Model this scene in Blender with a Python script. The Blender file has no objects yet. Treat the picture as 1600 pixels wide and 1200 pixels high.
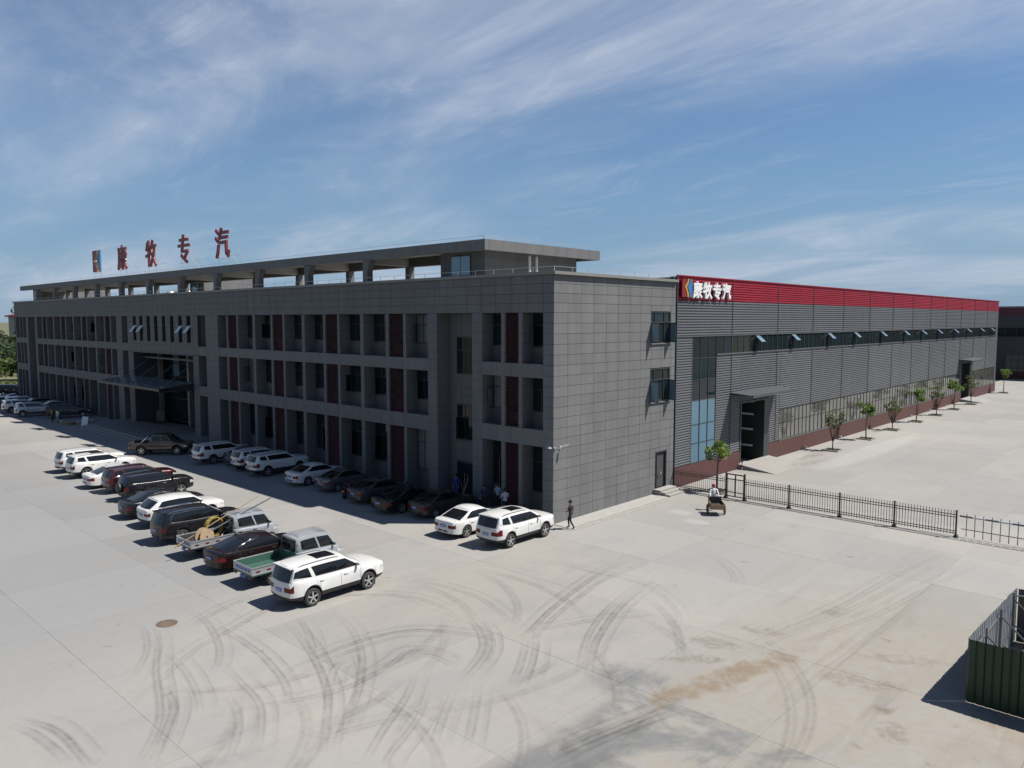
import bpy, bmesh, math, random
from mathutils import Vector, Matrix
R = math.radians
random.seed(7)
scene = bpy.context.scene
col = scene.collection
# ---------------------------------------------------------------- camera
PITCH = math.atan(100 / 1194.0); YAW = R(43.1)
cam = bpy.data.cameras.new('camera')
cam.sensor_fit = 'HORIZONTAL'; cam.sensor_width = 36.0
cam.lens = 36.0 * 1194.0 / 1600.0
cam.clip_start = 0.5; cam.clip_end = 6000
camo = bpy.data.objects.new('camera', cam); col.objects.link(camo)
camo.location = (28.36, -33.83, 12.0)
camo.rotation_euler = (R(90) - PITCH, 0, YAW)
scene.camera = camo
# ---------------------------------------------------------------- light
SUN_EL = R(55.7); SUN_AZ = math.atan2(6.67, 7.54)      # direction towards the sun in the xy plane
sd = Vector((math.cos(SUN_EL) * math.cos(SUN_AZ), math.cos(SUN_EL) * math.sin(SUN_AZ), math.sin(SUN_EL)))
sun = bpy.data.lights.new('sun', 'SUN'); sun.energy = 5.0; sun.angle = R(0.53); sun.color = (1.0, 0.95, 0.87)
suno = bpy.data.objects.new('sun', sun); col.objects.link(suno)
suno.rotation_euler = sd.to_track_quat('Z', 'Y').to_euler()
suno.location = sd * 200
world = bpy.data.worlds.new('World'); scene.world = world; world.use_nodes = True
def build_world():
    nt = world.node_tree; nt.nodes.clear()
    N = lambda t: nt.nodes.new(t)
    L = nt.links.new
    out = N('ShaderNodeOutputWorld'); bg = N('ShaderNodeBackground')
    bg.inputs['Strength'].default_value = 0.05
    sky = N('ShaderNodeTexSky'); sky.sky_type = 'NISHITA'; sky.sun_disc = False
    sky.sun_elevation = SUN_EL; sky.sun_rotation = R(90) - SUN_AZ
    sky.altitude = 50; sky.air_density = 1.0; sky.dust_density = 0.3; sky.ozone_density = 3.0
    tc = N('ShaderNodeTexCoord')
    sep = N('ShaderNodeSeparateXYZ'); L(tc.outputs['Generated'], sep.inputs[0])
    def M(op, a, b=None, c=None, clamp=False):
        n = N('ShaderNodeMath'); n.operation = op; n.use_clamp = clamp
        for i, v in enumerate((a, b, c)):
            if v is None: continue
            if isinstance(v, (int, float)): n.inputs[i].default_value = v
            else: L(v, n.inputs[i])
        return n.outputs[0]
    zz = M('MAXIMUM', sep.outputs[2], 0.0)
    den = M('ADD', zz, 0.16)
    px = M('DIVIDE', sep.outputs[0], den); py = M('DIVIDE', sep.outputs[1], den)
    cmb = N('ShaderNodeCombineXYZ'); L(px, cmb.inputs[0]); L(py, cmb.inputs[1])
    def noise(scale, rot, stretch, det, rough, dist, off):
        mp = N('ShaderNodeMapping'); L(cmb.outputs[0], mp.inputs[0])
        mp.inputs['Rotation'].default_value = (0, 0, R(rot)); mp.inputs['Scale'].default_value = (scale * stretch, scale, 1)
        mp.inputs['Location'].default_value = off
        n = N('ShaderNodeTexNoise'); n.inputs['Scale'].default_value = 1.0
        n.inputs['Detail'].default_value = det; n.inputs['Roughness'].default_value = rough
        n.inputs['Distortion'].default_value = dist
        L(mp.outputs[0], n.inputs['Vector']); return n.outputs[0]
    def ss(v, a, b):
        n = N('ShaderNodeMapRange'); n.interpolation_type = 'SMOOTHSTEP'
        n.inputs[1].default_value = a; n.inputs[2].default_value = b
        L(v, n.inputs[0]); return n.outputs[0]
    broad = ss(noise(0.62, 100, 0.55, 3.0, 0.5, 0.6, CL_OFF[0]), 0.36, 0.59)
    mid = ss(noise(1.5, 112, 0.45, 8.0, 0.60, 1.0, CL_OFF[1]), 0.31, 0.68)
    wisp = ss(noise(3.6, 85, 0.36, 10.0, 0.66, 1.8, CL_OFF[2]), 0.46, 0.80)
    m1 = M('MULTIPLY', broad, M('MULTIPLY_ADD', mid, 0.80, 0.18))
    m2 = M('MULTIPLY', mid, M('MULTIPLY', wisp, 0.55))
    mask = M('MULTIPLY', M('ADD', M('MULTIPLY', m1, 0.85), m2, clamp=True), 0.85)
    low = ss(sep.outputs[2], -0.03, 0.34)                    # thin pale veil low over the horizon
    veil = M('MULTIPLY', M('SUBTRACT', 1.0, low), 0.85)
    wb = N('ShaderNodeMixRGB'); wb.blend_type = 'MULTIPLY'; wb.inputs[0].default_value = 1.0; wb.inputs[2].default_value = (.80, .95, 1.08, 1); L(sky.outputs[0], wb.inputs[1])   # daylight white balance of the camera
    vx = N('ShaderNodeMixRGB'); L(veil, vx.inputs[0]); L(wb.outputs[0], vx.inputs[1]); vx.inputs[2].default_value = (2.3, 3.75, 5.6, 1)
    mix = N('ShaderNodeMixRGB'); L(mask, mix.inputs[0]); L(vx.outputs[0], mix.inputs[1])
    mix.inputs[2].default_value = (5.7, 6.4, 7.7, 1)
    L(mix.outputs[0], bg.inputs['Color']); L(bg.outputs[0], out.inputs[0])
CL_OFF = [(1.55, 6.2, 0), (7.9, 6.2, 0), (2.3, 5.0, 0)]
build_world()
vs = scene.view_settings
vs.view_transform = 'Standard'; vs.look = 'None'; vs.exposure = 0.85; vs.gamma = 1.0
vs.use_curve_mapping = False
scene.render.engine = 'CYCLES'
scene.cycles.transparent_max_bounces = 48
# ---------------------------------------------------------------- materials
MAT = {}
def pmat(name, color, rough=0.6, metal=0.0, coat=0.0, spec=0.5, noise=None, bump=None, alpha=None, emit=None):
    """noise = (scale, amount[, stretch]) darkens/lightens the base colour; bump = (scale, strength)"""
    m = bpy.data.materials.new(name); m.use_nodes = True
    nt = m.node_tree; b = nt.nodes['Principled BSDF']; L = nt.links.new
    c = (color[0], color[1], color[2], 1)
    b.inputs['Base Color'].default_value = c
    b.inputs['Roughness'].default_value = rough; b.inputs['Metallic'].default_value = metal
    b.inputs['Coat Weight'].default_value = coat; b.inputs['Coat Roughness'].default_value = 0.04
    b.inputs['Specular IOR Level'].default_value = spec
    if noise:
        geo = nt.nodes.new('ShaderNodeNewGeometry')
        mp = nt.nodes.new('ShaderNodeMapping'); L(geo.outputs['Position'], mp.inputs[0])
        if len(noise) > 2: mp.inputs['Scale'].default_value = noise[2]
        n = nt.nodes.new('ShaderNodeTexNoise'); n.inputs['Scale'].default_value = noise[0]
        n.inputs['Detail'].default_value = 5; n.inputs['Roughness'].default_value = 0.6
        L(mp.outputs[0], n.inputs['Vector'])
        mr = nt.nodes.new('ShaderNodeMapRange'); mr.inputs[1].default_value = 0.25; mr.inputs[2].default_value = 0.75
        mr.inputs[3].default_value = 1 - noise[1]; mr.inputs[4].default_value = 1 + noise[1]
        L(n.outputs[0], mr.inputs[0])
        oi = nt.nodes.new('ShaderNodeObjectInfo')
        ra = nt.nodes.new('ShaderNodeMapRange'); ra.inputs[3].default_value = 1 - noise[1] * .45; ra.inputs[4].default_value = 1 + noise[1] * .45
        L(oi.outputs['Random'], ra.inputs[0])
        mm = nt.nodes.new('ShaderNodeMath'); mm.operation = 'MULTIPLY'; L(mr.outputs[0], mm.inputs[0]); L(ra.outputs[0], mm.inputs[1])
        vm = nt.nodes.new('ShaderNodeVectorMath'); vm.operation = 'SCALE'; vm.inputs[0].default_value = color
        L(mm.outputs[0], vm.inputs['Scale']); L(vm.outputs[0], b.inputs['Base Color'])
    if bump:
        n2 = nt.nodes.new('ShaderNodeTexNoise'); n2.inputs['Scale'].default_value = bump[0]; n2.inputs['Detail'].default_value = 4
        g2 = nt.nodes.new('ShaderNodeNewGeometry'); L(g2.outputs['Position'], n2.inputs['Vector'])
        bp = nt.nodes.new('ShaderNodeBump'); bp.inputs['Strength'].default_value = bump[1]; bp.inputs['Distance'].default_value = 0.05
        L(n2.outputs[0], bp.inputs['Height']); L(bp.outputs[0], b.inputs['Normal'])
    MAT[name] = m
    return m
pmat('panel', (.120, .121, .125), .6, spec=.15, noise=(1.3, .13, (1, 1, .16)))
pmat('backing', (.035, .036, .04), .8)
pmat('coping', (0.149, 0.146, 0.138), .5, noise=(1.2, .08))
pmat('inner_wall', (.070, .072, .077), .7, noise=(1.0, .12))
pmat('louver', (0.045, 0.011, 0.013), .55, noise=(2.0, .15))
pmat('frame_dark', (.022, .026, .028), .45)
pmat('frame_grey', (0.121, 0.127, 0.132), .4, metal=.4)
pmat('glass', (.010, .016, .019), .04, spec=.38, noise=(.35, .3))
pmat('glass_navy', (.003, .010, .017), .04, spec=.32, noise=(.5, .4))
pmat('soffit', (.30, .295, .285), .7)  # paler than the panels, standing in for light bounced off the roof
pmat('curtain', (.12, .13, .135), .35, noise=(1.5, .2, (1, 1, .1)))
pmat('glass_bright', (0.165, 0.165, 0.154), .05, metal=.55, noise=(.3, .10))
pmat('glass_blue_reflection', (0.030, 0.105, 0.165), .12, spec=.8, coat=.5, noise=(.5, .12))  # blue put into the glass colour in place of a sky-blue reflection
pmat('glass_vent', (.16, .24, .30), .08, metal=.35)
pmat('canopy_glass', (.13, .145, .155), .15, spec=.8, noise=(.8, .15))
pmat('roof', (.36, .35, .33), .85, noise=(.6, .15))
pmat('white', (.50, .51, .52), .4)
pmat('steel', (.50, .50, .50), .35, metal=.7)
pmat('dark_metal', (.02, .02, .022), .45)
pmat('clad_grey', (.098, .103, .112), .45, metal=.1, spec=.25, noise=(.7, .10, (1, .5, .3)))
pmat('clad_red', (.215, .011, .026), .5, spec=.2, noise=(.6, .10, (1, .5, .3)))
pmat('clad_dark', (.045, .048, .055), .5)
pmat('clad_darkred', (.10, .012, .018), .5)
pmat('sign_red', (0.143, 0.007, 0.012), .45)
pmat('sign_white', (.56, .57, .58), .45)
pmat('sign_yellow', (0.396, 0.198, 0.022), .45)
pmat('sign_blue', (0.019, 0.121, 0.275), .45)
pmat('bark', (.10, .075, .055), .9, noise=(6, .3))
pmat('soil', (.085, .06, .042), .95, noise=(2.5, .35), bump=(8, .6))
pmat('grass', (.055, .085, .025), .9, noise=(4, .35))
pmat('kerb', (0.231, 0.226, 0.215), .85, noise=(2, .1))
pmat('rubber', (.018, .018, .019), .8)
pmat('rim', (.52, .53, .55), .3, metal=.8)
pmat('plastic', (.022, .022, .024), .55)
pmat('car_glass', (.006, .007, .009), .03, spec=.45)
pmat('lamp_red', (.10, .005, .008), .25, spec=.3)
pmat('lamp_clear', (.45, .47, .5), .1, metal=.3, coat=1)
pmat('plate_blue', (.02, .10, .38), .4)
pmat('chrome', (.62, .63, .65), .15, metal=1)
for nm, c in dict(white=(.50, .50, .495), silver=(.30, .315, .33), black=(.010, .010, .012), darkgrey=(.045, .047, .05), grey=(.08, .087, .09),
                  darkred=(.036, .004, .007), maroon=(.009, .005, .005), brown=(.060, .043, .028), brownblack=(.035, .030, .026), bluegrey=(.10, .125, .15), green=(.035, .085, .068)).items():
    pmat('paint_' + nm, c, .16 if nm in ('black', 'maroon', 'brownblack', 'darkgrey') else .32, metal=.0 if nm in ('white', 'black', 'green', 'maroon', 'brownblack', 'darkgrey') else .35, coat=0 if nm == 'green' else (.25 if nm in ('black', 'maroon', 'brownblack', 'darkgrey') else .9), spec=.2 if nm in ('black', 'maroon', 'brownblack', 'darkgrey') else .5)
pmat('wood', (0.220, 0.149, 0.083), .8, noise=(5, .2, (1, 1, .2)))
pmat('wood_pale', (0.303, 0.220, 0.143), .8, noise=(4, .15))
pmat('rope_yellow', (0.198, 0.149, 0.022), .7, noise=(8, .2))
pmat('hoard_green', (.011, .030, .012), .5, noise=(1.2, .2))
pmat('hoard_white', (0.286, 0.303, 0.319), .5, noise=(1.5, .12))
pmat('skin', (.24, .135, .09), .6); pmat('hair', (.012, .010, .009), .7)
for nm, c in dict(black=(.012, .012, .013), navy=(.02, .028, .06), blue=(.02, .05, .20), white=(.48, .49, .50), yellow=(.40, .26, .02), khaki=(.16, .15, .12), lightblue=(.28, .32, .38), crimson=(.22, .012, .035), grey=(.2, .2, .21)).items():
    pmat('cloth_' + nm, c, .85)
pmat('stone_step', (0.165, 0.165, 0.168), .6, noise=(1.5, .1))
pmat('brick_paver', (0.165, 0.121, 0.099), .85, noise=(3, .2))
# brick plinth -------------------------------------------------------------
def brick_mat():
    m = pmat('brick', (.14, .045, .035), .8); nt = m.node_tree; L = nt.links.new; b = nt.nodes['Principled BSDF']
    geo = nt.nodes.new('ShaderNodeNewGeometry'); sp = nt.nodes.new('ShaderNodeSeparateXYZ'); L(geo.outputs['Position'], sp.inputs[0])
    cb = nt.nodes.new('ShaderNodeCombineXYZ'); ad = nt.nodes.new('ShaderNodeMath'); ad.operation = 'ADD'
    L(sp.outputs[0], ad.inputs[0]); L(sp.outputs[1], ad.inputs[1]); L(ad.outputs[0], cb.inputs[0]); L(sp.outputs[2], cb.inputs[1])
    t = nt.nodes.new('ShaderNodeTexBrick'); L(cb.outputs[0], t.inputs['Vector'])
    t.inputs['Scale'].default_value = 1.0; t.inputs['Brick Width'].default_value = .24; t.inputs['Row Height'].default_value = .07; t.inputs['Mortar Size'].default_value = .006
    t.inputs['Color1'].default_value = (.070, .019, .016, 1); t.inputs['Color2'].default_value = (.052, .015, .013, 1); t.inputs['Mortar'].default_value = (.055, .030, .027, 1)
    L(t.outputs[0], b.inputs['Base Color'])
brick_mat()
# leaves: colour varies over the crown through a noise, a little light passes through
def leaf_mat(name, c0, c1, scale=1.6):
    m = bpy.data.materials.new(name); m.use_nodes = True; nt = m.node_tree; L = nt.links.new; b = nt.nodes['Principled BSDF']
    geo = nt.nodes.new('ShaderNodeNewGeometry'); n = nt.nodes.new('ShaderNodeTexNoise'); n.inputs['Scale'].default_value = scale; n.inputs['Detail'].default_value = 6
    L(geo.outputs['Position'], n.inputs['Vector'])
    r = nt.nodes.new('ShaderNodeValToRGB'); r.color_ramp.elements[0].position = .32; r.color_ramp.elements[1].position = .68
    r.color_ramp.elements[0].color = (*c0, 1); r.color_ramp.elements[1].color = (*c1, 1)
    L(n.outputs[0], r.inputs[0]); L(r.outputs[0], b.inputs['Base Color']); b.inputs['Roughness'].default_value = .6
    tr = nt.nodes.new('ShaderNodeBsdfTranslucent'); L(r.outputs[0], tr.inputs[0])
    mx = nt.nodes.new('ShaderNodeMixShader'); mx.inputs[0].default_value = .3
    L(b.outputs[0], mx.inputs[1]); L(tr.outputs[0], mx.inputs[2]); L(mx.outputs[0], nt.nodes['Material Output'].inputs[0])
    MAT[name] = m
leaf_mat('leaf_bright', (.06, .11, .018), (.17, .24, .04))
leaf_mat('leaf_olive', (.06, .080, .025), (.13, .145, .045))
leaf_mat('leaf_field', (.025, .055, .012), (.10, .15, .03), .25)
leaf_mat('leaf_dark', (.015, .032, .012), (.04, .07, .022), .3)
# ---------------------------------------------------------------- mesh helpers
class MB:
    def __init__(s): s.v = []; s.f = []; s.m = []
    def face(s, pts, m=0):
        i = len(s.v); s.v.extend([tuple(p) for p in pts]); s.f.append(tuple(range(i, i + len(pts)))); s.m.append(m)
    def box(s, x0, x1, y0, y1, z0, z1, m=0, mat=None):
        i = len(s.v)
        ps = [(x, y, z) for z in (z0, z1) for y in (y0, y1) for x in (x0, x1)]
        if mat is not None: ps = [tuple(mat @ Vector(p)) for p in ps]
        s.v.extend(ps)
        for q in ((0, 2, 3, 1), (4, 5, 7, 6), (0, 1, 5, 4), (2, 6, 7, 3), (0, 4, 6, 2), (1, 3, 7, 5)):
            s.f.append(tuple(i + k for k in q)); s.m.append(m)
        return s
    def prism(s, poly, f0, f1, m=0):
        """poly: list of 2-D points; f0/f1 map a 2-D point to the 3-D near / far end"""
        n = len(poly); i = len(s.v)
        s.v.extend([tuple(f0(p)) for p in poly]); s.v.extend([tuple(f1(p)) for p in poly])
        s.f.append(tuple(i + k for k in range(n))[::-1]); s.m.append(m)
        s.f.append(tuple(i + n + k for k in range(n))); s.m.append(m)
        for k in range(n):
            j = (k + 1) % n
            s.f.append((i + k, i + j, i + n + j, i + n + k)); s.m.append(m)
        return s
    def tube(s, p0, p1, r0, r1=None, n=8, m=0, caps=True):
        p0 = Vector(p0); p1 = Vector(p1); r1 = r0 if r1 is None else r1
        d = (p1 - p0).normalized(); a = d.orthogonal().normalized(); b = d.cross(a); i = len(s.v)
        for p, r in ((p0, r0), (p1, r1)):
            for k in range(n):
                t = 2 * math.pi * k / n; s.v.append(tuple(p + (a * math.cos(t) + b * math.sin(t)) * r))
        for k in range(n):
            j = (k + 1) % n; s.f.append((i + k, i + j, i + n + j, i + n + k)); s.m.append(m)
        if caps:
            s.f.append(tuple(i + k for k in range(n))[::-1]); s.m.append(m); s.f.append(tuple(i + n + k for k in range(n))); s.m.append(m)
        return s
    def path(s, pts, rs, n=6, m=0):
        for k in range(len(pts) - 1):
            s.tube(pts[k], pts[k + 1], rs[k] if not isinstance(rs, (int, float)) else rs, rs[k + 1] if not isinstance(rs, (int, float)) else rs, n, m)
        return s
    def lathe(s, prof, axis='x', n=20, m=0, c=(0, 0, 0)):
        """prof: list of (radius, along-axis)"""
        i = len(s.v)
        for r, a in prof:
            for k in range(n):
                t = 2 * math.pi * k / n; u, w = r * math.cos(t), r * math.sin(t)
                p = (a, u, w) if axis == 'x' else ((u, a, w) if axis == 'y' else (u, w, a))
                s.v.append((p[0] + c[0], p[1] + c[1], p[2] + c[2]))
        for q in range(len(prof) - 1):
            for k in range(n):
                j = (k + 1) % n; s.f.append((i + q * n + k, i + q * n + j, i + (q + 1) * n + j, i + (q + 1) * n + k)); s.m.append(m)
        return s
    def mesh(s, name, mats, smooth=None, fix=False):
        me = bpy.data.meshes.new(name); me.from_pydata(s.v, [], s.f)
        for mm in mats: me.materials.append(MAT[mm] if isinstance(mm, str) else mm)
        me.polygons.foreach_set('material_index', s.m)
        if fix:
            bm = bmesh.new(); bm.from_mesh(me); bmesh.ops.remove_doubles(bm, verts=bm.verts, dist=.0005)
            bmesh.ops.recalc_face_normals(bm, faces=bm.faces); bm.to_mesh(me); bm.free()
        if smooth:
            me.shade_smooth(); me.set_sharp_from_angle(angle=R(smooth))
        me.update(); return me
def obj(name, me, parent=None, loc=None, rot=None, world=False):
    o = bpy.data.objects.new(name, me); col.objects.link(o)
    if parent is not None:
        o.parent = parent
        if world: o.location = -wloc(parent)
    if loc is not None: o.location = loc
    if rot is not None: o.rotation_euler = rot
    return o
def wloc(o):
    v = Vector(o.location); p = o.parent
    while p is not None: v = v + Vector(p.location); p = p.parent
    return v
def part(name, mb, mats, parent, smooth=None, fix=False):       # a part drawn in world coordinates
    if isinstance(mats, str): mats = [mats]
    return obj(name, mb.mesh(name, mats, smooth, fix), parent, world=True)
def tag(o, label=None, cat=None, group=None, kind=None):
    if label: o['label'] = label
    if cat: o['category'] = cat
    if group: o['group'] = group
    if kind: o['kind'] = kind
    return o
def empty(name, loc, rz=0, label=None, cat=None, group=None):
    o = bpy.data.objects.new(name, None); col.objects.link(o); o.location = loc; o.rotation_euler = (0, 0, rz)
    o.empty_display_size = .3
    return tag(o, label, cat, group)
# ================================================================ ground
def concrete_mat():
    m = bpy.data.materials.new('concrete'); m.use_nodes = True; nt = m.node_tree; L = nt.links.new
    b = nt.nodes['Principled BSDF']; b.inputs['Roughness'].default_value = .85; b.inputs['Specular IOR Level'].default_value = .25
    geo = nt.nodes.new('ShaderNodeNewGeometry'); P = geo.outputs['Position']
    def M(op, a, b_=None, c=None, clamp=False):
        n = nt.nodes.new('ShaderNodeMath'); n.operation = op; n.use_clamp = clamp
        for i, v in enumerate((a, b_, c)):
            if v is None: continue
            if isinstance(v, (int, float)): n.inputs[i].default_value = v
            else: L(v, n.inputs[i])
        return n.outputs[0]
    def mapped(scale, rot=0, loc=(0, 0, 0)):
        mp = nt.nodes.new('ShaderNodeMapping'); L(P, mp.inputs[0]); mp.inputs['Scale'].default_value = scale
        mp.inputs['Rotation'].default_value = (0, 0, R(rot)); mp.inputs['Location'].default_value = loc; return mp.outputs[0]
    def noise(vec, sc, det=6, rough=.6, dist=0):
        n = nt.nodes.new('ShaderNodeTexNoise'); L(vec, n.inputs['Vector']); n.inputs['Scale'].default_value = sc
        n.inputs['Detail'].default_value = det; n.inputs['Roughness'].default_value = rough; n.inputs['Distortion'].default_value = dist; return n.outputs[0]
    def ss(v, a, b_, lo=0, hi=1):
        n = nt.nodes.new('ShaderNodeMapRange'); n.interpolation_type = 'SMOOTHSTEP'
        n.inputs[1].default_value = a; n.inputs[2].default_value = b_; n.inputs[3].default_value = lo; n.inputs[4].default_value = hi
        L(v, n.inputs[0]); return n.outputs[0]
    def mix(f, a, b_):
        n = nt.nodes.new('ShaderNodeMixRGB')
        for i, v in ((0, f), (1, a), (2, b_)):
            if isinstance(v, tuple): n.inputs[i].default_value = (*v, 1)
            elif isinstance(v, float): n.inputs[i].default_value = v
            else: L(v, n.inputs[i])
        return n.outputs[0]
    sep = nt.nodes.new('ShaderNodeSeparateXYZ'); L(P, sep.inputs[0]); X, Y = sep.outputs[0], sep.outputs[1]
    flat = mapped((1, 1, 0))
    n_big = noise(flat, .055, 4, .55, .4); n_mid = noise(flat, .35, 7, .65, .5); n_fine = noise(flat, 3.5, 6, .7)
    n_edge = noise(flat, .8, 8, .7, .3); n_grit = noise(flat, 1.7, 9, .75, .6)
    n_strk = noise(mapped((1, .12, 0), 38), .9, 6, .65, .2)            # sweeping and driving streaks
    n_strk2 = noise(mapped((.10, 1, 0), 8), .8, 5, .6, .3)
    def blob(cx, cy, ax, ay, rot, soft=.35, wob=.9):
        dx = M('SUBTRACT', X, cx); dy = M('SUBTRACT', Y, cy); c, s = math.cos(R(rot)), math.sin(R(rot))
        u = M('DIVIDE', M('ADD', M('MULTIPLY', dx, c), M('MULTIPLY', dy, s)), ax)
        v = M('DIVIDE', M('SUBTRACT', M('MULTIPLY', dy, c), M('MULTIPLY', dx, s)), ay)
        d = M('SQRT', M('ADD', M('MULTIPLY', u, u), M('MULTIPLY', v, v)))
        d = M('ADD', d, M('MULTIPLY', M('SUBTRACT', n_edge, .5), wob * 2))
        return ss(d, 1 + soft, 1 - soft)
    c = mix(ss(n_big, .35, .68), (0.204, 0.198, 0.184), (0.230, 0.214, 0.189))          # grey cement to dusty beige
    c = mix(M('MULTIPLY', ss(n_mid, .42, .72), .55), c, (0.182, 0.179, 0.174))
    c = mix(M('MULTIPLY', ss(n_strk, .48, .78), .35), c, (0.167, 0.158, 0.149))
    c = mix(M('MULTIPLY', ss(n_strk2, .55, .8), .18), c, (0.252, 0.239, 0.217))
    c = mix(M('MULTIPLY', M('MULTIPLY', ss(M('ADD', X, M('MULTIPLY', n_mid, 7.0)), 7.0, -4.0), ss(Y, -9.0, -19.0)), .7), c, (.160, .161, .158))     # greyer, less dusty pour on the left
    far = M('MULTIPLY', ss(M('ADD', X, M('MULTIPLY', n_mid, 6.0)), 15.5, 21.0), ss(Y, 8.0, -6.0))
    c = mix(M('MULTIPLY', M('MULTIPLY', far, ss(n_grit, .30, .62)), .62), c, (.205, .178, .138))       # brown dust tracked in from the site
    c = mix(M('MULTIPLY', M('MULTIPLY', far, ss(n_strk, .50, .68)), .45), c, (.150, .138, .118))
    # newer, greyer slab with dust left on it
    reg = M('MULTIPLY', ss(X, 14.0, 15.2), ss(Y, -13.35, -13.6))
    left = ss(M('ADD', X, M('MULTIPLY', n_edge, 2.0)), 14.6, 16.2)
    reg = M('MULTIPLY', reg, left)
    reg = M('MAXIMUM', reg, M('MULTIPLY', blob(14.9, -13.2, 1.6, 1.2, 0, .3, .6), .9))
    dusty = ss(M('ADD', n_mid, M('MULTIPLY', ss(X, 15, 24), .22)), .46, .64)
    c = mix(M('MULTIPLY', reg, M('MULTIPLY_ADD', dusty, -.85, .86)), c, (0.101, 0.104, 0.104))
    # tan mud, damp and oil marks
    c = mix(M('MULTIPLY', blob(16.7, -10.6, 3.2, .55, 77, .35, 1.5), ss(n_grit, .30, .60, 0.25, 0.9)), c, (.150, .115, .075))
    for (bx, by, ax, ay, rt, k) in ((14.9, -8.6, .9, .5, 30, .5), (15.7, -6.2, .8, .35, 10, .55), (15.1, -10.4, 1.0, .35, 40, .5), (21.3, -9.3, .55, .35, 60, .75), (21.9, -10.6, .35, .6, 20, .5),
                                   (17.2, -2.5, .7, .35, 0, .35), (20.6, -5.2, 1.6, .4, 30, .35), (20.2, -8.0, 1.1, .5, 20, .45), (3.2, 29.5, 2.6, .5, 80, .5), (2.0, 34.5, 3.2, .6, 92, .5), (1.2, 44, 3, .4, 90, .4),
                                   (-1.75, -21.7, .5, .36, 0, .5)):
        c = mix(M('MULTIPLY', blob(bx, by, ax, ay, rt, .28, 1.7), M('MULTIPLY', k, ss(n_grit, .36, .62))), c, (0.108, 0.088, 0.068))
    for (bx, by, ax, ay) in ((3.9, 7.7, .75, .5), (5.9, 6.4, .8, .5), (5.0, 40, 1.2, 12)):
        c = mix(M('MULTIPLY', blob(bx, by, ax, ay, 0, .3, .5), .45), c, (0.277, 0.272, 0.262))
    c = mix(M('MULTIPLY', blob(26, 4, 3.2, 14, 0, .4, .9), .6), c, (0.167, 0.131, 0.091))       # bare earth drifting in by the hoarding
    spot = noise(flat, 1.1, 3, .5, .2)
    c = mix(M('MULTIPLY', M('MULTIPLY', ss(spot, .66, .74), ss(n_grit, .45, .6)), .5), c, (.085, .075, .065))   # oil drips and small dirt
    hue = nt.nodes.new('ShaderNodeMixRGB'); hue.blend_type = 'MULTIPLY'; hue.inputs[0].default_value = 1; hue.inputs[2].default_value = (.99, 1.005, 1.045, 1); L(c, hue.inputs[1]); c = hue.outputs[0]
    oi = nt.nodes.new('ShaderNodeObjectInfo'); tone = M('MULTIPLY_ADD', oi.outputs['Random'], .13, .935)
    tone = M('MULTIPLY', tone, M('MULTIPLY_ADD', n_fine, .16, .92))
    vm = nt.nodes.new('ShaderNodeVectorMath'); vm.operation = 'SCALE'; L(c, vm.inputs[0]); L(tone, vm.inputs['Scale'])
    L(vm.outputs[0], b.inputs['Base Color'])
    bp = nt.nodes.new('ShaderNodeBump'); bp.inputs['Strength'].default_value = .25; bp.inputs['Distance'].default_value = .02
    L(n_fine, bp.inputs['Height']); L(bp.outputs[0], b.inputs['Normal'])
    MAT['concrete'] = m
concrete_mat()
pmat('joint', (.06, .055, .05), .95)
pmat('field', (.075, .075, .035), .95, noise=(.04, .35))
g = MB(); g.face([(-4000, -4000, -.16), (4000, -4000, -.16), (4000, 4000, -.16), (-4000, 4000, -.16)])
tag(obj('ground', g.mesh('ground', ['field'])), kind='structure')
yd = MB(); yd.box(-122, 60, -60, 190, -.15, -.05)
yard = tag(obj('concrete_yard', yd.mesh('concrete_yard', ['joint'])), kind='structure')
XJ = [1.6 - 5.85 * k for k in range(21, 0, -1)] + [1.6, 8.0, 14.3, 19.1, 24.95, 30.8, 36.65, 42.5, 48.4]
YJ = [-25.2 + 5.85 * k for k in range(-6, 37)]
slabs = []
C0 = Vector((28.36, -33.83, 12))
for i in range(len(XJ) - 1):
    for j in range(len(YJ) - 1):
        x0, x1, y0, y1 = XJ[i], XJ[i + 1], YJ[j], YJ[j + 1]
        if x1 < -.5 and y0 > 2: continue
        d = Vector(((x0 + x1) / 2, (y0 + y1) / 2, 0)) - C0; fwd = Vector((-math.sin(YAW), math.cos(YAW), 0))
        dep = d.dot(fwd); lat = abs(d.dot(Vector((math.cos(YAW), math.sin(YAW), 0))))
        vis = dep > 8 and lat < dep * .70 + 6
        slabs.append((0 if vis else 1, d.length, x0, x1, y0, y1))
slabs.sort()
cache = {}; rest = MB()
for k, (a, b, x0, x1, y0, y1) in enumerate(slabs):
    w, h = x1 - x0 - .008, y1 - y0 - .008
    if k < 300 and a == 0:
        key = (round(w, 2), round(h, 2))
        if key not in cache: cache[key] = MB().box(-w / 2, w / 2, -h / 2, h / 2, -.1, 0).mesh('concrete_slab', ['concrete'])
        o = obj('concrete_slab', cache[key], yard, loc=((x0 + x1) / 2, (y0 + y1) / 2, random.uniform(-.002, .002)))
    else: rest.box(x0 + .006, x1 - .006, y0 + .006, y1 - .006, -.1, 0)
tag(obj('concrete_paving', rest.mesh('concrete_paving', ['concrete']), yard), kind='stuff')
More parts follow.
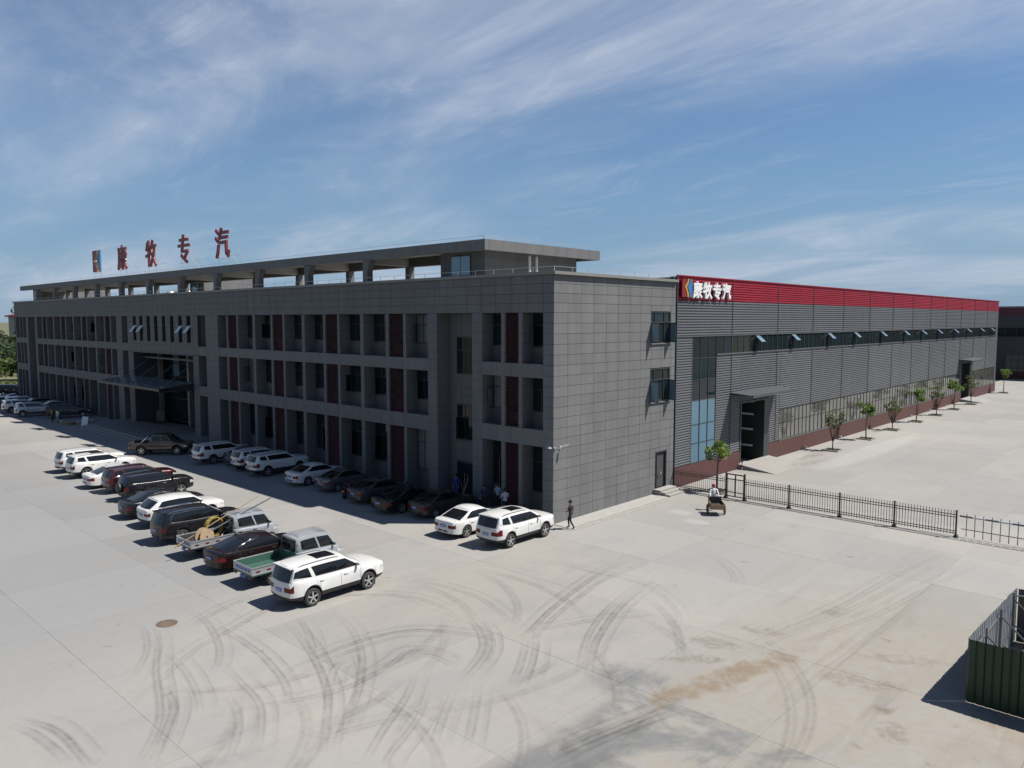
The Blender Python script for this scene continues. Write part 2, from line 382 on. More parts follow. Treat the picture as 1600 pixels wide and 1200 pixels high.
# tyre marks: thin sheets of rubber and dust lying on the concrete
def tyre_mat():
    m = bpy.data.materials.new('tyre_dust'); m.use_nodes = True; nt = m.node_tree; L = nt.links.new; b = nt.nodes['Principled BSDF']
    b.inputs['Base Color'].default_value = (.085, .074, .068, 1); b.inputs['Roughness'].default_value = .9; b.inputs['Specular IOR Level'].default_value = .1
    at = nt.nodes.new('ShaderNodeAttribute'); at.attribute_name = 'dust'
    geo = nt.nodes.new('ShaderNodeNewGeometry'); n = nt.nodes.new('ShaderNodeTexNoise'); n.inputs['Scale'].default_value = 2.2; n.inputs['Detail'].default_value = 10; n.inputs['Roughness'].default_value = .7
    L(geo.outputs['Position'], n.inputs['Vector'])
    mr = nt.nodes.new('ShaderNodeMapRange'); mr.inputs[1].default_value = .3; mr.inputs[2].default_value = .7; mr.inputs[3].default_value = .15; mr.inputs[4].default_value = 1
    L(n.outputs[0], mr.inputs[0])
    mu = nt.nodes.new('ShaderNodeMath'); mu.operation = 'MULTIPLY'; L(at.outputs['Fac'], mu.inputs[0]); L(mr.outputs[0], mu.inputs[1])
    tr = nt.nodes.new('ShaderNodeBsdfTransparent'); mx = nt.nodes.new('ShaderNodeMixShader')
    L(mu.outputs[0], mx.inputs[0]); L(tr.outputs[0], mx.inputs[1]); L(b.outputs[0], mx.inputs[2]); L(mx.outputs[0], nt.nodes['Material Output'].inputs[0])
    MAT['tyre_dust'] = m
tyre_mat()
TYRES = [(0.9,[(-3.29,-22.11),(-0.43,-22.63),(2.25,-23.72),(4.14,-24.38),(5.54,-24.95),(6.86,-25.84),(7.55,-26.45)]),(0.8,[(3.04,-23.93),(4.4,-24.14),(5.44,-24.53),(6.95,-25.53),(7.87,-26.16)]),(0.6,[(0.6,-22.82),(2.97,-23.04),(5.04,-23.55),(6.24,-24.05)]),(0.6,[(-3.38,-20.51),(-0.91,-20.56),(1.52,-21.2),(3.06,-21.95),(3.76,-22.63)]),(0.8,[(-0.91,-20.56),(1.86,-20.49),(4.06,-20.67),(6.28,-21.21),(7.84,-22.02)]),(0.9,[(3.14,-21.87),(5.28,-22.15),(6.83,-22.43),(8.25,-23.15),(9.88,-24.28)]),(0.6,[(4.95,-22.76),(6.69,-23.1),(8.07,-23.8),(9.31,-24.81)]),(0.9,[(0.23,-18.1),(2.92,-18.69),(5.61,-19.57),(7.88,-20.6),(9.66,-21.84),(11.2,-23.04)]),(0.7,[(1.97,-16.48),(4.19,-17.09),(6.34,-18.18),(8.23,-19.68),(9.62,-21.13),(10.93,-22.46)]),(0.6,[(1.21,-17.66),(3.79,-18.68),(5.53,-19.64)]),(0.8,[(4.22,-27.16),(4.03,-25.31),(1.64,-22.22),(0.75,-20.31),(-0.19,-18.01),(-0.02,-16.6),(1.46,-14.33),(3.35,-13.19),(5.45,-13.22),(7.67,-14.24)]),(0.7,[(-0.4,-21.8),(-1.51,-19.73),(-1.9,-18.1),(-1.62,-17.05)]),(0.6,[(0.33,-12.96),(2.11,-11.58),(4.9,-11.22),(7.0,-11.78),(8.29,-12.39)]),(0.9,[(5.5,-21.0),(5.25,-19.2),(5.26,-17.11),(6.0,-15.39),(7.58,-14.33),(9.43,-13.6)]),(0.6,[(6.0,-21.16),(5.77,-19.41),(5.74,-17.32),(6.33,-15.66),(7.76,-14.65)]),(0.8,[(6.14,-24.64),(6.94,-22.59),(7.88,-20.31),(7.77,-18.55),(7.5,-17.52),(7.26,-16.88),(7.89,-16.37),(8.79,-16.24),(10.01,-16.46)]),(0.6,[(7.42,-17.17),(8.18,-16.46),(9.67,-16.45)]),(0.8,[(2.13,-28.27),(3.54,-27.8),(4.95,-27.62),(6.36,-27.57)]),(0.7,[(2.26,-27.97),(3.82,-27.3),(5.82,-27.24),(6.71,-27.25)]),(0.9,[(5.93,-12.77),(8.03,-13.91),(9.25,-15.1),(10.37,-17.38)]),(0.9,[(6.81,-12.88),(8.51,-13.87),(9.6,-15.13),(10.52,-17.24)]),(0.8,[(8.43,-17.27),(9.88,-19.01),(10.9,-20.68),(12.01,-22.28)]),(0.7,[(9.62,-17.78),(11.09,-19.5),(12.09,-21.37),(12.45,-21.87)]),(0.7,[(10.66,-16.49),(12.3,-18.37),(13.61,-19.95)]),(0.6,[(10.53,-17.53),(11.73,-19.16),(12.69,-20.38)]),(0.5,[(7.66,-22.45),(9.82,-22.16),(10.21,-21.32),(10.87,-19.44),(11.45,-17.26)]),(0.6,[(6.14,-18.73),(6.65,-19.6),(8.71,-21.21)]),(0.6,[(-2.78,-22.31),(-0.69,-22.88),(0.68,-23.47),(2.5,-24.75)]),(0.8,[(9.11,-3.51),(9.83,-7.38),(10.7,-10.14),(11.95,-12.57),(13.87,-15.28)]),(0.8,[(9.43,-2.9),(10.13,-7.1),(11.17,-10.13),(12.2,-12.33),(14.09,-15.07)]),(0.8,[(9.53,-13.71),(9.27,-12.34),(8.41,-9.97),(7.62,-7.0),(7.15,-4.39),(7.1,-0.97)]),(0.7,[(10.26,-14.15),(9.54,-12.08),(8.82,-9.83),(8.05,-6.6),(7.6,-3.97)]),(0.6,[(8.72,-12.85),(9.53,-11.88),(10.41,-9.96),(11.54,-8.23),(12.11,-7.22)]),(0.5,[(3.11,-6.84),(4.43,-5.47),(6.98,-5.19),(9.74,-5.02),(12.59,-7.01),(13.55,-9.55)]),(0.5,[(7.41,1.64),(10.26,0.55),(11.99,-1.13),(12.69,-2.82)]),(0.7,[(9.45,-12.17),(11.03,-14.15),(12.28,-16.19)]),(0.7,[(9.38,-12.65),(10.87,-14.65),(11.75,-16.09)]),(1.2,[(15.19,-19.51),(15.55,-17.49),(15.98,-15.43),(16.3,-13.98),(16.66,-12.67)]),(1.2,[(15.63,-19.1),(15.88,-17.18),(16.33,-15.1),(16.82,-13.35)]),(0.5,[(15.55,-10.26),(17.04,-2.37),(17.59,4.11),(18.84,12.34)]),(0.5,[(16.12,-10.41),(18.36,-2.52),(19.18,3.25),(20.72,12.52)]),(0.35,[(15.72,-11.43),(16.88,-5.21),(17.88,0.93),(18.66,9.85)]),(0.4,[(19.0,-13.09),(18.93,-9.37),(19.1,-4.75),(19.41,2.37)])]
def crom(pts, n=8):
    out = []; q = [Vector(p) for p in pts]; q = [q[0] * 2 - q[1]] + q + [q[-1] * 2 - q[-2]]
    for i in range(1, len(q) - 2):
        for k in range(n):
            t = k / n; a, b, c, d = q[i - 1], q[i], q[i + 1], q[i + 2]
            out.append(.5 * ((2 * b) + (c - a) * t + (2 * a - 5 * b + 4 * c - d) * t * t + (3 * b - a - 3 * c + d) * t ** 3))
    return out + [q[-2]]
def tyre_marks():
    tm = MB(); dust = []
    rnd = random.Random(3); z = .004
    strips = []
    for s, pl in TYRES:
        c = crom(pl); n = len(c)
        nr = [Vector((-(c[min(i + 1, n - 1)] - c[max(i - 1, 0)]).y, (c[min(i + 1, n - 1)] - c[max(i - 1, 0)]).x)).normalized() for i in range(n)]
        for (o, w, k) in ((.0, .40, .42), (-.11, .12, .55), (.10, .12, .6), (.42, .30, .26), (.50, .11, .4)):
            o += rnd.uniform(-.03, .03); i0 = rnd.randint(0, n // 9); i1 = n - rnd.randint(0, n // 9)
            strips.append((s * k * rnd.uniform(.7, 1.1), [c[i] + nr[i] * o for i in range(i0, i1)], w))
    for k in range(34):                                                       # faint older tracks
        cx, cy, r = rnd.uniform(1, 12), rnd.uniform(-29, -14), rnd.uniform(4, 11); a0 = rnd.uniform(-1.2, 1.0); a1 = a0 + rnd.uniform(.7, 1.5)
        for q in range(2): strips.append((rnd.uniform(.25, .5), [Vector((cx + (r + q * .2) * math.cos(a0 + (a1 - a0) * t / 24), cy + (r + q * .2) * math.sin(a0 + (a1 - a0) * t / 24))) for t in range(25)], rnd.uniform(.16, .34)))
    for s, pts, w in strips:
        n = len(pts); L_, C_, R_ = [], [], []
        for i, p in enumerate(pts):
            t = (pts[min(i + 1, n - 1)] - pts[max(i - 1, 0)]).normalized(); nn = Vector((-t.y, t.x)) * w / 2
            base = len(tm.v); fade = min(1, i / (n * .32), (n - 1 - i) / (n * .32))
            for q, al in ((p - nn, .0), (p - nn * .5, .8), (p, 1.0), (p + nn * .5, .8), (p + nn, .0)):
                tm.v.append((q.x, q.y, z)); dust.append(min(1, max(0, al * s * .42 * fade)))
            if i:
                for k in range(4):
                    tm.f.append((base - 5 + k, base - 4 + k, base + 1 + k, base + k)); tm.m.append(0)
        z += .00012
    me = tm.mesh('tyre_marks', ['tyre_dust'])
    at = me.attributes.new('dust', 'FLOAT', 'POINT'); at.data.foreach_set('value', dust)
    tag(obj('tyre_marks', me), 'curving dark tyre marks swept across the concrete yard', 'tyre marks', kind='stuff')
tyre_marks()
# manhole in the yard
def manhole():
    mh = MB(); mh.lathe([(.0, .006), (.30, .012), (.36, .012), (.40, .004), (.42, -.03)], 'z', 24)
    o = obj('manhole_cover', mh.mesh('manhole_cover', ['soil'], 30), loc=(-1.75, -21.7, .004))
    tag(o, 'round dusty manhole cover in the open concrete, left of the tyre marks', 'manhole')
manhole()
# ================================================================ office building
office = empty('office_building', (0, 0, 0), label='long grey three-storey office block clad in panels with dark red louvres', cat='building')
XL = -108.1; DEP = 13.25
ZT = [12.43, 12.99, 13.55, 14.11, 14.62]
ZR = [12.43 - .615 * k for k in range(0, 20)]        # panel joints below the cornice
ZR = [z for z in ZR if z > .3] + [.0]
GAP = .011
def sub(rect, holes):
    out = [rect]
    for h in holes:
        nx = []
        for (a0, a1, b0, b1) in out:
            if h[0] >= a1 or h[1] <= a0 or h[2] >= b1 or h[3] <= b0: nx.append((a0, a1, b0, b1)); continue
            if h[0] > a0: nx.append((a0, h[0], b0, b1))
            if h[1] < a1: nx.append((h[1], a1, b0, b1))
            m0, m1 = max(a0, h[0]), min(a1, h[1])
            if h[2] > b0: nx.append((m0, m1, b0, h[2]))
            if h[3] < b1: nx.append((m0, m1, h[3], b1))
        out = nx
    return [r for r in out if r[1] - r[0] > .05 and r[3] - r[2] > .05]
# --- end wall (faces the yard on the right): panels proud of a dark backing
SIDE_HOLES = [(10.12, 12.62, 6.40, 8.70), (10.12, 12.62, 10.42, 12.58), (10.92, 12.38, 0, 2.92)]
yj = [1.275 * k for k in range(0, 11)] + [DEP]
zj = sorted(ZR + ZT[1:])
bk = MB()
for r in sub((0.0, DEP, 0, 14.6), [(h[0], h[1], h[2], h[3]) for h in SIDE_HOLES]): bk.box(-.30, -.035, max(r[0], .05), r[1], r[2], r[3])
part('end_wall', bk, 'backing', office)
pc = {}; npan = 0
def panel(cx, cy, cz, w, h, side):
    key = (round(w, 2), round(h, 2), side)
    if key not in pc:
        m = MB()
        if side: m.box(-.032, 0, -w / 2 + GAP, w / 2 - GAP, -h / 2 + GAP, h / 2 - GAP)
        else: m.box(-w / 2 + GAP, w / 2 - GAP, 0, .032, -h / 2 + GAP, h / 2 - GAP)
        pc[key] = m.mesh('cladding_panel', ['panel'])
    return obj('cladding_panel', pc[key], office, loc=(cx, cy, cz))
for a in range(len(yj) - 1):
    for b in range(len(zj) - 1):
        for (y0, y1, z0, z1) in sub((yj[a], yj[a + 1], zj[b], zj[b + 1]), SIDE_HOLES):
            panel(random.uniform(0, .003), (y0 + y1) / 2, (z0 + z1) / 2, y1 - y0, z1 - z0, True); npan += 1
# --- cornice band over the front
xj = [0, -.8] + [-.8 - 1.29 * k for k in range(1, 84)]; xj = [x for x in xj if x > XL + .4] + [XL]
bk = MB(); bk.box(XL + .035, -.30, .035, .35, 12.44, 14.6)
part('cornice_backing', bk, 'backing', office)
more = MB()
for a in range(len(xj) - 1):
    for b in range(4):
        x1, x0 = xj[a], xj[a + 1]
        if npan < 300: panel((x0 + x1) / 2, random.uniform(-.003, 0), (ZT[b] + ZT[b + 1]) / 2, x1 - x0, ZT[b + 1] - ZT[b], False); npan += 1
        else: more.box(x0 + GAP, x1 - GAP, random.uniform(-.002, 0), .032, ZT[b] + GAP, ZT[b + 1] - GAP)
# --- third floor over the entrance, with eight slim windows
SLIM = [(c - .44, c + .44, 9.72, 12.40) for c in (-61.3, -59.45, -57.48, -55.5, -53.52, -51.5, -49.52, -47.6)]
ex = [-63.4, -62.2] + [-62.2 + 1.294 * k for k in range(1, 12)] + [-46.67, -45.6]
ez = [8.52, 9.35] + [9.97, 10.58, 11.2, 11.82, 12.43]
bk = MB()
for a in range(len(ex) - 1):
    for b in range(len(ez) - 1):
        for (x0, x1, z0, z1) in sub((ex[a], ex[a + 1], ez[b], ez[b + 1]), SLIM):
            more.box(x0 + GAP, x1 - GAP, random.uniform(-.002, 0), .032, z0 + GAP, z1 - GAP)
for r in sub((-63.4, -45.6, 8.52, 12.43), SLIM): bk.box(r[0], r[1], .035, .35, r[2], r[3])
bk.box(-63.4, -45.6, .9, 1.0, 8.9, 12.43)
part('entrance_upper_wall', bk, 'backing', office)
tag(part('cladding_panels', more, 'panel', office), kind='stuff')
# --- coping, roof deck, parapet backs
cp = MB(); cp.box(XL - .18, .20, -.15, .45, 14.62, 14.80); cp.box(-.42, .20, .45, DEP + .03, 14.62, 14.80); cp.box(XL - .18, XL + .42, .45, 15, 14.62, 14.80)
part('coping', cp, 'coping', office)
rf = MB(); rf.box(XL, -.31, .36, DEP, 13.3, 13.7); rf.box(XL, XL + .3, .0, 15, 0, 14.6); rf.box(XL, -.31, DEP - .2, DEP, .0, 14.4)
part('roof_deck', rf, 'roof', office)
# --- blocks with grooves for piers, fins and beams
def blocks(mb, x0, x1, y0, y1, zs):
    for a in range(len(zs) - 1):
        lo, hi = min(zs[a], zs[a + 1]), max(zs[a], zs[a + 1])
        mb.box(x0, x1, y0, y1, lo + GAP * .8, hi - GAP * .8, 0)
    mb.box(x0 + .02, x1 - .02, y0 + .02, y1 - .005, min(zs), max(zs), 1)
def pier(x0, x1, z0=0, z1=12.43, name='pier', y0=0.0, y1=1.0):
    zs = [z1] + [z for z in ZR if z0 + .1 < z < z1 - .1] + [z0]
    m = MB()
    if x1 - x0 > 1.6:
        blocks(m, x0, (x0 + x1) / 2 - .008, y0, y1, zs); blocks(m, (x0 + x1) / 2 + .008, x1, y0, y1, zs)
    else: blocks(m, x0, x1, y0, y1, zs)
    return part(name, m, ['panel', 'backing'], office)
def beam(x0, x1, z0, z1):
    m = MB(); n = max(1, round((x1 - x0) / 1.29)); st = (x1 - x0) / n
    for k in range(n): m.box(x0 + k * st + .008, x0 + (k + 1) * st - .008, 0, 1.0, z0, z1, 0)
    m.box(x0, x1, .02, .99, z0 + .012, z1 - .012, 1)
    return part('floor_beam', m, ['panel', 'backing'], office)
FLO = [(9.40, 12.43, 10.38), (5.50, 8.58, 6.43), (0.0, 4.51, 1.48)]       # opening bottom, opening top, window sill
wcache = {}
def window(x0, x1, z0, z1, y, parent=None, opened=0, lights=3, bars=True, glassm='glass'):
    """frame with mullions and a transom; panes and an open casement hang on it"""
    w, h = x1 - x0, z1 - z0; key = (round(w, 2), round(h, 2), lights, glassm)
    if key not in wcache:
        f = MB(); t = .06
        for (a0, a1, b0, b1) in ((0, w, 0, t), (0, w, h - t, h), (0, t, t, h - t), (w - t, w, t, h - t)): f.box(a0, a1, -.06, 0, b0, b1)
        tz = h * .64
        for k in range(1, lights): f.box(w * k / lights - .025, w * k / lights + .025, -.05, 0, t, h - t)
        f.box(t, w - t, -.045, 0, tz - .025, tz + .025)
        p = MB()
        for k in range(lights):
            a0, a1 = w * k / lights + .03, w * (k + 1) / lights - .03
            for (b0, b1) in ((t, tz - .03), (tz + .03, h - t)):
                e = random.uniform(-.006, .006); p.face([(a0, -.02, b0), (a1, -.02 + e, b0), (a1, -.02 + e, b1), (a0, -.02, b1)])
        c = MB(); cw = w / lights - .06; ch = tz - .1                       # casement, hinge at its left edge
        for (a0, a1, b0, b1) in ((0, cw, 0, .05), (0, cw, ch - .05, ch), (0, .05, 0, ch), (cw - .05, cw, 0, ch)): c.box(a0, a1, -.04, 0, b0, b1, 0)
        c.box(.05, cw - .05, -.026, -.016, .05, ch - .05, 1)
        wcache[key] = (f.mesh('window', ['frame_dark']), p.mesh('pane', [glassm]), c.mesh('casement', ['frame_dark', glassm]), t)
    fm, pm, cm, t = wcache[key]
    o = obj('window', fm, parent or office, loc=(x0, y, z0)); obj('pane', pm, o)
    for k in range(opened):
        side = k if opened > 1 else random.choice((0, lights - 1))
        obj('casement', cm, o, loc=(w * side / lights + .03, -.06, t + .01), rot=(0, 0, R(-random.uniform(35, 75))))
    return o
lou = {}
def louver(x0, x1, z0, z1):
    w, h = x1 - x0, z1 - z0; key = (round(w, 2), round(h, 2))
    if key not in lou:
        m = MB(); n = int(h / .115)
        for k in range(n):
            z = h * (k + .5) / n
            m.box(0, w, -.05, .05, -.009, .009, 0, Matrix.Translation((0, 0, z)) @ Matrix.Rotation(R(38), 4, 'X'))
        for a in (0.0, w - .05): m.box(a, a + .05, .055, .10, 0, h)
        lou[key] = m.mesh('louvre', ['louver'])
    o = obj('louvre', lou[key], office, loc=(x0, .16, z0))
    b = MB(); b.box(x0, x1, .75, .80, z0, z1); part('louvre_back', b, 'backing', office)
    return o
rl = random.Random(11)
def ac_unit(x, z):
    m = MB(); m.box(x - .42, x + .42, .34, .66, z, z + .58, 0); m.lathe([(.24, .335), (.24, .33), (.05, .328)], 'y', 16, 1, (x - .1, 0, z + .29))
    part('air_conditioner', m, ['inner_wall', 'plastic'], office)
def bay(x0, x1, mir=False):
    for fi, (z0, z1, sill) in enumerate(FLO):
        window(x0 + .04, x1 - .04, sill, z1 - .03, .995, opened=rl.choice((0, 1, 1)), lights=3 if x1 - x0 > 2 else 2, glassm=rl.choice(('glass', 'glass', 'glass', 'curtain')))
def wing(mirror):
    X = (lambda a, b: (a, b)) if not mirror else (lambda a, b: (-108.14 - b, -108.14 - a))
    cs = [-14.56 - 8 * k for k in range(4)]
    bays = [(-13.43, -11.08), (-41.36, -39.68), (-5.87, -4.22), (-2.47, -.8)]
    fins = [(-4.22, -3.93), (-2.78, -2.47)]; lous = [(-3.93, -2.78)]
    for k, c in enumerate(cs):
        lous.append((c - .83, c + .83)); fins += [(c - 1.13, c - .83), (c + .83, c + 1.13)]
        if k < 3: bays += [(c - 3.79, c - 1.13), (c - 6.87, c - 4.21)]; fins.append((c - 4.21, c - 3.79))
    for b in bays: bay(*X(*b))
    for (z0, z1, s) in FLO:
        for f in fins: pier(*X(*f), z0, z1, 'fin', .015)
        for l in lous:
            a, b = X(*l); louver(a, b, z0, z1)
            if rl.random() < .5: ac_unit((a + b) / 2 + rl.uniform(-.2, .2), z0 + rl.choice((.25, .3, 1.15)))
    pier(*X(-.8, -.002 if not mirror else 0)); pier(*X(-6.78, -5.87), y1=1.45); pier(*X(-11.08, -10.16), y1=1.45)
    if not mirror: pier(-43.9, -41.36)
    else: pier(-66.78, -65.1)
    for (z0, z1) in ((8.58, 9.40), (4.51, 5.50)):
        beam(*X(-5.87, -.8), z0, z1); beam(*X(-41.36, -11.08), z0, z1)
    bw = MB(); a, b = X(-41.36, -11.08); bw.box(a, b, 1.0, 1.2, 0, 12.43); a, b = X(-5.87, -.8); bw.box(a, b, 1.0, 1.2, 0, 12.43)
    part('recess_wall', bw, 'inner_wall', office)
    # stair bay: deeper wall with panels, windows on the half landings
    a, b = X(-10.16, -6.78); m = MB(); zs = [12.43] + [z for z in ZR if z < 12.3]
    n = 3
    for k in range(n): blocks(m, a + (b - a) * k / n + .008, a + (b - a) * (k + 1) / n - .008, 1.2, 1.4, zs)
    part('stair_wall', m, ['panel', 'backing'], office)
    wa, wb = (-9.45, -7.15) if not mirror else (-100.9, -98.7)
    window(wa, wb, 8.40, 10.88, 1.19, lights=3); window(wa, wb, 3.96, 6.35, 1.19, opened=0 if mirror else 1, lights=3)
    d = MB(); d.box(wa, wb, 1.10, 1.19, 0, .06, 0); d.box(wa, wa + .08, 1.10, 1.19, .06, 2.4, 0); d.box(wb - .08, wb, 1.10, 1.19, .06, 2.4, 0); d.box(wa, wb, 1.10, 1.19, 2.4, 2.5, 0); d.box(wa + .08, wb - .08, 1.15, 1.19, .06, 2.4, 1)
    part('stair_door', d, ['frame_dark', 'glass'], office)
wing(False); wing(True)
for (a, b) in ((-45.6, -43.9), (-65.1, -63.4)):                        # tall slots beside the entrance
    for (z0, z1, s) in ((9.4, 12.43, 9.5), (5.5, 8.5, 5.6), (.45, 4.55, .5)): window(a + .03, b - .03, s, z1 - .03, .97, lights=2)
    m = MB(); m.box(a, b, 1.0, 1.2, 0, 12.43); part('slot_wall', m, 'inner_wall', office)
    beam(a, b, 8.50, 9.40); beam(a, b, 4.55, 5.50)
pier(-46.67, -45.6, 0, 8.50, y1=3.6); pier(-63.4, -62.2, 0, 8.50, y1=3.6); pier(-46.67, -45.6, 9.4, 12.43, y0=.36, y1=1.0); pier(-63.4, -62.2, 9.4, 12.43, y0=.36, y1=1.0)
for (c0, c1, z0, z1) in SLIM:
    o = window(c0, c1, z0, z1, .22, lights=1)
hop = {}
def hopper(c0, z0, mesh_key=None):
    m = MB(); m.box(0, .80, -.03, 0, -.95, 0, 0)
    if 'h' not in hop: hop['h'] = m.mesh('casement', ['glass_vent'])
    obj('casement', hop['h'], office, loc=(c0 + .04, .1, z0), rot=(R(-38), 0, 0))
for k in (0, 1, 6, 7): hopper(SLIM[k][0], 11.42)
# --- entrance: recess, glazing, platform, canopy
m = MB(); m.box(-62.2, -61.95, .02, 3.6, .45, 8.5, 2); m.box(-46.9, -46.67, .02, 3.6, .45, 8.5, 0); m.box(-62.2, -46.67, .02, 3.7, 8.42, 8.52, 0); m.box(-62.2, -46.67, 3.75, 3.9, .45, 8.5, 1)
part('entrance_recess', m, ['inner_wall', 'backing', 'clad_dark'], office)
m = MB()
for k in range(9):
    x = -61.9 + k * (14.9 / 8); m.box(x - .05, x + .05, 3.50, 3.64, .45, 8.4)
for z in (.5, 3.1, 4.6, 5.6, 7.1, 8.36): m.box(-61.9, -46.95, 3.52, 3.63, z - .05, z + .05)
fr = part('entrance_glazing', m, 'frame_dark', office)
for k in range(8):
    x = -61.9 + k * (14.9 / 8)
    for (z0, z1) in ((.55, 3.05), (3.15, 4.55), (4.65, 5.55), (5.65, 7.05), (7.15, 8.31)):
        p = MB(); e = rl.uniform(-.01, .01); p.face([(x + .05, 3.6, z0), (x + 1.81, 3.6 + e, z0), (x + 1.81, 3.6 + e, z1), (x + .05, 3.6, z1)]); part('pane', p, ('coping' if k > 5 and z0 == 3.15 else 'glass_vent' if z0 > 5 and rl.random() < .35 else 'glass'), fr)
m = MB(); m.box(-51.2, -47.6, 3.40, 3.49, .46, 3.0, 0); m.box(-49.45, -49.35, 3.37, 3.40, .46, 3.0, 0); part('entrance_door', m, ['frame_dark'], office)
for x in (-61.6, -54.0): m = MB(); m.box(x - .22, x + .22, 2.6, 3.04, .45, 8.4); part('entrance_column', m, 'coping', office)
st = MB()
for k, z in enumerate((.15, .30, .45)):
    e = (2 - k) * .36; poly = [(-65.6 - e, 0.9), (-65.6 - e, -3.2 - e)] + [(-63.6 - e * .7 + 0, -4.4 - e)] + [(-47.6 + e * .5, -4.4 - e)] + [(-44.9 + e - 2.2 * (1 - math.sin(R(t))) + 0.0, -2.2 - e - 2.2 * math.sin(R(t)) + 2.2 - 2.2 * (0)) for t in ()] + [(-45.6 + e * .8, -3.6 - e * .8), (-44.6 + e, -2.0 - e * .3), (-44.3 + e, 0.9)]
    st.prism(poly, lambda p: (p[0], p[1], 0.0 if k == 0 else z - .15), lambda p: (p[0], p[1], z))
tag(part('entrance_steps', st, 'stone_step', office), 'pale stone steps fanning out under the entrance canopy')
cn = MB(); ZC0, ZC1, YC = 5.72, 5.30, -3.4
for k in range(9):
    a, b = -63.0 + k * 16.1 / 9 + .02, -63.0 + (k + 1) * 16.1 / 9 - .02
    cn.prism([(0, ZC0), (YC, ZC1), (YC, ZC1 + .03), (0, ZC0 + .03)], lambda p, a=a: (a, p[0], p[1]), lambda p, b=b: (b, p[0], p[1]))
cano = part('entrance_canopy', cn, 'canopy_glass', office)
cb = MB()
for k in range(10):
    x = -63.0 + k * 16.1 / 9; cb.prism([(0, ZC0 - .42), (0, ZC0 - .03), (YC, ZC1 - .03), (YC, ZC1 - .16)], lambda p, x=x: (x - .05, p[0], p[1]), lambda p, x=x: (x + .05, p[0], p[1]))
cb.box(-63.1, -46.85, YC - .06, YC + .02, ZC1 - .22, ZC1 + .04); cb.box(-47.0, -46.85, YC, 0, ZC1 - .34, ZC1 - .02)
part('canopy_beams', cb, 'dark_metal', cano)
for x in (-63.0, -59.5, -55.7, -51.8, -48.0):
    rd = MB(); rd.tube((x, .85, 7.85), (x, -2.55, ZC1 + .12), .035, n=8); rd.box(x - .12, x + .12, -2.75, -2.4, ZC1 + .08, ZC1 + .2); part('tie_rod', rd, 'frame_grey', cano)
tb = MB(); tb.box(-63.4, -46.67, .8, .95, 7.75, 7.95); part('tie_beam', tb, 'dark_metal', office)
# --- windows of the end wall, with open casements
def side_window(z0, z1, door=False):
    m = MB(); y0, y1 = (10.12, 12.62); t = .07
    for (a0, a1, b0, b1) in ((y0, y1, z0, z0 + t), (y0, y1, z1 - t, z1), (y0, y0 + t, z0 + t, z1 - t), (y1 - t, y1, z0 + t, z1 - t)): m.box(-.12, -.02, a0, a1, b0, b1)
    tz = z0 + (z1 - z0) * .66
    m.box(-.12, -.03, y0, y1, tz - .04, tz + .04)
    for y in (y0 + .55, y1 - .75): m.box(-.11, -.03, y - .03, y + .03, z0, z1)
    w = part('window', m, 'frame_dark', office)
    for (a0, a1) in ((y0 + .07, y0 + .52), (y0 + .58, y1 - .78), (y1 - .72, y1 - .07)):
        for (b0, b1) in ((z0 + .07, tz - .04), (tz + .04, z1 - .07)):
            p = MB(); p.face([(-.08, a0, b0), (-.08, a1, b0), (-.08, a1, b1), (-.08, a0, b1)]); part('pane', p, 'glass', w)
    for (yy, ang) in ((y1 - .06, -18), (y0 + .05, 82)):
        c = MB(); cw, ch = .66, tz - z0 - .1
        for (a0, a1, b0, b1) in ((0, cw, 0, .05), (0, cw, ch - .05, ch), (0, .05, 0, ch), (cw - .05, cw, 0, ch)): c.box(0, .04, a0, a1, b0, b1, 0)
        c.box(.015, .025, .05, cw - .05, .05, ch - .05, 1)
        o = obj('casement', c.mesh('casement', ['frame_dark', 'glass_vent']), w, loc=(.0, yy - (.0 if ang < 0 else 0), z0 + .05), rot=(0, 0, R(-90 - 12) if ang < 0 else R(-88)))
    b = MB(); b.box(-.25, -.20, y0, y1, z0, z1); part('room_dark', b, 'backing', w)
    s = MB(); s.box(-.02, .10, y0 - .05, y1 + .05, z0 - .06, z0); part('window_sill', s, 'panel', w)
side_window(6.40, 8.70); side_window(10.42, 12.58)
m = MB(); m.box(-.2, -.02, 10.92, 11.0, .36, 2.92, 0); m.box(-.2, -.02, 12.30, 12.38, .36, 2.92, 0); m.box(-.2, -.02, 11.0, 12.30, 2.84, 2.92, 0); m.box(-.2, -.15, 11.0, 12.30, .36, 2.84, 1)
dr = part('side_door', m, ['frame_dark', 'backing'], office)
m = MB(); m.box(-.02, .06, 11.02, 11.08, .38, 2.8, 0, Matrix.Identity(4)); m.box(-.03, .02, 11.6, 11.7, 1.3, 1.45, 1); part('door_leaf', m, ['frame_dark', 'steel'], dr)
m = MB(); m.box(0.005, .62, 10.7, 12.75, 0, .36); m.box(.62, .95, 10.75, 12.75, 0, .24); m.box(.95, 1.28, 10.8, 12.75, 0, .12)
tag(part('door_steps', m, 'kerb', office), 'small concrete steps up to the side door')
